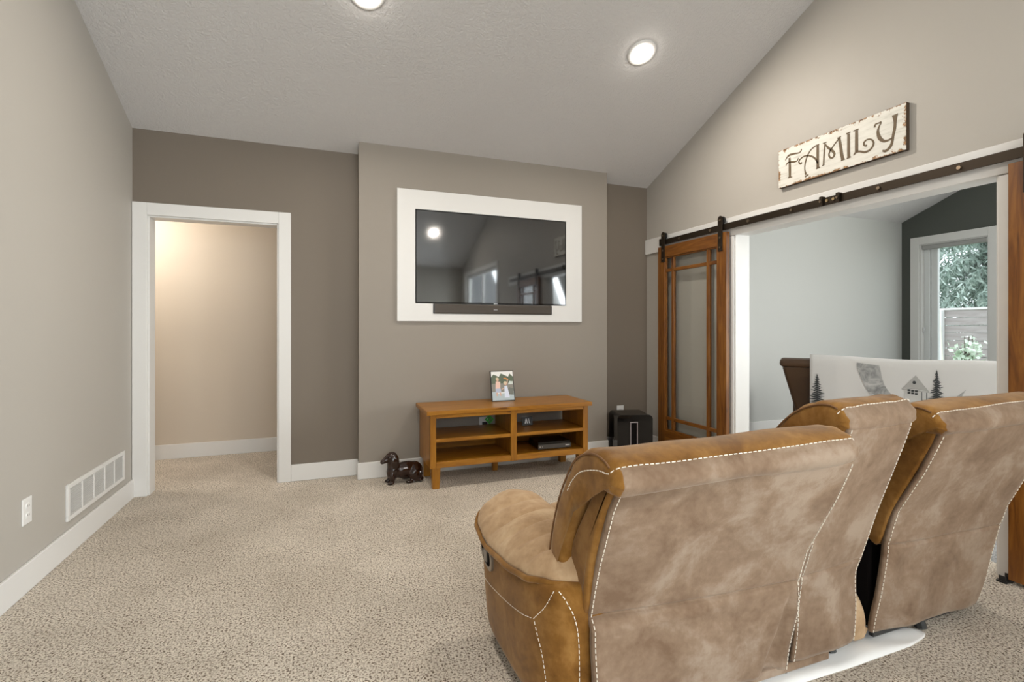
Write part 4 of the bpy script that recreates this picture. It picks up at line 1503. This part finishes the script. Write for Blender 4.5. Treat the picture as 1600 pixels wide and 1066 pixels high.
# white protective cloth under the sofa
bm = BM()
nx, ny = 46, 12
def cloth_edge(x): return interp([(1.0, 1.215), (1.52, 1.236), (1.80, 1.231), (2.08, 1.234), (2.20, 1.250), (2.22, 1.262)], x)
V = []
for i in range(nx + 1):
    x = 1.0 + 1.215 * i / nx
    a = cloth_edge(x)
    b = interp([(1.0, 1.62), (2.0, 1.62), (2.08, 1.42), (2.17, 1.33), (2.215, 1.285)], x)
    col = []
    for j in range(ny + 1):
        y = a + (b - a) * j / ny
        z = .006 + .005 * noise.noise(Vector((x * 9, y * 12, 3))) + .004 * math.sin(x * 17 + y * 30) * (1 if y < 1.30 else .3)
        if j == 0: z = .003
        col.append(bm.verts.new((x, y, max(.002, z))))
    V.append(col)
for i in range(nx):
    for j in range(ny):
        bm.faces.new([V[i][j], V[i + 1][j], V[i + 1][j + 1], V[i][j + 1]])
cl = mk('floor_cloth', bm, newmat('white_cotton', (.80, .80, .79), .9), smooth=True)
sol = cl.modifiers.new('solid', 'SOLIDIFY')
sol.thickness = .003
sol.offset = 1
tag(cl, 'white cotton cloth spread on the carpet under the rear of the suede sofa', 'cloth')

# ================================================================== leather sofa in the den with a printed throw
D = Vector((.598, -.801, 0)); Nn = Vector((.801, .598, 0))
M2 = Matrix(((D.x, Nn.x, 0, 4.058), (D.y, Nn.y, 0, 3.538), (0, 0, 1, 0), (0, 0, 0, 1)))
M_leather = newmat('dark_brown_leather', (.075, .034, .012), .38, spec=.5)
M_leather_ = M_leather
s2 = thing('leather_sofa', M2.translation, 'dark brown leather sofa in the den, its back turned to the doorway', 'sofa')
def tr2(rings): return [[M2 @ Vector(p) for p in r] for r in rings]
W2_ = 1.92
prof = closed_profile([(-.020, .865), (-.005, .842), (.06, .838), (.14, .842), (.165, .875), (.145, .912), (.08, .928), (.01, .918), (-.018, .895)], 3)
mk('headrest', loft(BM(), tr2(soft_loft(prof, prof, 0, W2_, .035, wob=.004))), M_leather, s2, smooth=True, subsurf=1)
rings = []
for z, ins, y0, y1 in ((.06, .19, .14, .30), (.30, .155, .115, .29), (.431, .123, .095, .27), (.60, .08, .06, .24), (.75, .042, .02, .19), (.842, .020, .004, .15)):
    a, b = ins, W2_ - ins
    rings.append([(a, y0 + .02, z), (a + .02, y0, z), ((a + b) / 2, y0 - .004, z), (b - .02, y0, z), (b, y0 + .02, z), (b, y1, z), ((a + b) / 2, y1 + .02, z), (a, y1, z)])
mk('backrest', loft(BM(), tr2(rings)), M_leather, s2, bevel=.012)
pr2 = closed_profile([(.22, .28), (.26, .25), (.85, .25), (.90, .32), (.88, .44), (.80, .47), (.30, .47), (.22, .42)], 3)
for a, b in ((.22, .95), (.97, 1.70)):
    mk('seat_cushion', loft(BM(), tr2(soft_loft(pr2, pr2, a, b, .04))), M_leather, s2, smooth=True)
pr3 = closed_profile([(.16, .06), (.24, .04), (.88, .04), (.92, .12), (.92, .55), (.84, .62), (.30, .62), (.18, .56)], 3)
for a, b in ((.10, .23), (1.69, 1.82)):
    mk('arm', loft(BM(), tr2(soft_loft(pr3, pr3, a, b, .04))), M_leather, s2, smooth=True)
mk('base', bx(.22, 1.70, .20, .86, .03, .26, M2), M_leather, s2, bevel=.01)
for x in (.24, 1.68):
    for y in (.25, .82):
        bm = BM()
        cyl(bm, M2 @ Vector((x, y, -.002)), M2 @ Vector((x, y, .05)), .025)
        mk('foot', bm, M_black, s2)

th = thing('printed_throw', M2 @ Vector((.9, 0, .45)), 'off-white throw printed with a cabin, fir trees and a crescent, over the leather sofa back', 'throw')
M_throw = newmat('off_white_fleece', (.74, .71, .69), .9)
bm = BM()
path = catmull([(-.030, .40, 0), (-.032, .60, 0), (-.034, .80, 0), (-.030, .89, 0), (-.005, .930, 0), (.07, .944, 0), (.14, .932, 0), (.18, .89, 0), (.20, .80, 0), (.24, .66, 0)], 4)
sx = [.250 + 1.42 * k / 48 for k in range(49)]
V = []
for s in sx:
    sag = .010 * math.sin(s * 5.2) - .020 * max(0, s - .75)
    col = []
    for k, p in enumerate(path):
        free = 1 if p.y < .85 else .25
        y = p.x + .004 * free * noise.noise(Vector((s * 4, p.y * 3, 5)))
        col.append(bm.verts.new(M2 @ Vector((s, y, p.y + (sag if p.y > .85 else 0) * min(1, (p.y - .8) / .12)))))
    V.append(col)
for A, B in zip(V, V[1:]):
    for k in range(len(path) - 1):
        bm.faces.new([A[k], B[k], B[k + 1], A[k + 1]])
fo = mk('fleece', bm, M_throw, th, smooth=True)
sol = fo.modifiers.new('solid', 'SOLIDIFY')
sol.thickness = .006
sol.offset = 1
def printed(name, polys, m, y=-.0435):
    b = BM()
    for i, poly in enumerate(polys):
        b.faces.new([b.verts.new(M2 @ Vector((p[0], y - .00008 * i, p[1]))) for p in poly])
    o = mk(name, b, m, th)
    return o
def fir(cx, z0, z1, w, seed):
    rr = random.Random(seed)
    polys = [[(cx - .004, z0), (cx + .004, z0), (cx + .001, z1), (cx - .001, z1)]]
    n = 15
    for k in range(n):
        f = k / (n - 1)
        z = z0 + (z1 - z0) * (.04 + .94 * f)
        ww = w * (1 - f) ** .8 + .006
        for sg_ in (-1, 1):
            l = ww * rr.uniform(.6, 1.05)
            polys.append([(cx, z + .010), (cx + sg_ * l * .5, z - .004), (cx + sg_ * l, z - .012 + rr.uniform(-.01, .016)), (cx + sg_ * l * .45, z - .016), (cx, z - .008)])
    return polys
M_ink = newmat('charcoal_print', (.055, .058, .060), .9)
printed('printed_tree', fir(.307, .500, .790, .085, 3), M_ink)
printed('printed_tree', fir(1.145, .585, .862, .062, 5), M_ink)
M_moon = newmat('smoky_grey_print', (.4, .4, .4), .9)
_v = coords(M_moon, (1, 1, 1))
_n = noise_tex(M_moon, _v, 9, 5, .65, .8)
L(M_moon, ramp(M_moon, _n.outputs['Fac'], [(.34, (.20, .20, .20)), (.5, (.44, .43, .42)), (.66, (.68, .66, .64))]), P_(M_moon).inputs['Base Color'])
outer = catmull([(.605, .905, 0), (.615, .83, 0), (.70, .635, 0), (.86, .50, 0), (1.08, .475, 0), (1.25, .575, 0), (1.327, .715, 0)], 5)
inner = catmull([(1.327, .715, 0), (1.24, .63, 0), (1.10, .560, 0), (.98, .560, 0), (.88, .610, 0), (.80, .72, 0), (.765, .885, 0)], 5)
b = BM()
A = [b.verts.new(M2 @ Vector((p.x, -.0432, p.y))) for p in outer]
B = [b.verts.new(M2 @ Vector((p.x, -.0432, p.y))) for p in reversed(inner)]
for i in range(len(A) - 1):
    b.faces.new([A[i], A[i + 1], B[i + 1], B[i]])
mk('printed_crescent', b, M_moon, th)
printed('printed_cabin', [[(.935, .53), (1.088, .53), (1.088, .690), (.935, .690)]], newmat('pale_grey_print', (.60, .58, .56), .9), -.0436)
printed('printed_roof', [[(.917, .696), (1.010, .812), (1.098, .680), (1.010, .700)], [(.917, .696), (1.098, .680), (1.098, .672), (.917, .688)]], newmat('mid_grey_print', (.46, .44, .42), .9), -.0438)
win = [[(.956 + .024 * i, .655 + .022 * j - .003 * i), (.975 + .024 * i, .655 + .022 * j - .003 * i), (.975 + .024 * i, .672 + .022 * j - .003 * i), (.956 + .024 * i, .672 + .022 * j - .003 * i)] for i in range(3) for j in range(2)]
win += [[(1.048, .55), (1.052, .55), (1.052, .675), (1.048, .675)], [(1.078, .55), (1.081, .55), (1.081, .672), (1.078, .672)], [(1.052, .605), (1.078, .603), (1.078, .607), (1.052, .609)]]
win += [[(1.000 + .012 * math.cos(2 * PI * k / 10), .752 + .014 * math.sin(2 * PI * k / 10)) for k in range(10)]]
printed('printed_window', win, M_ink, -.0440)
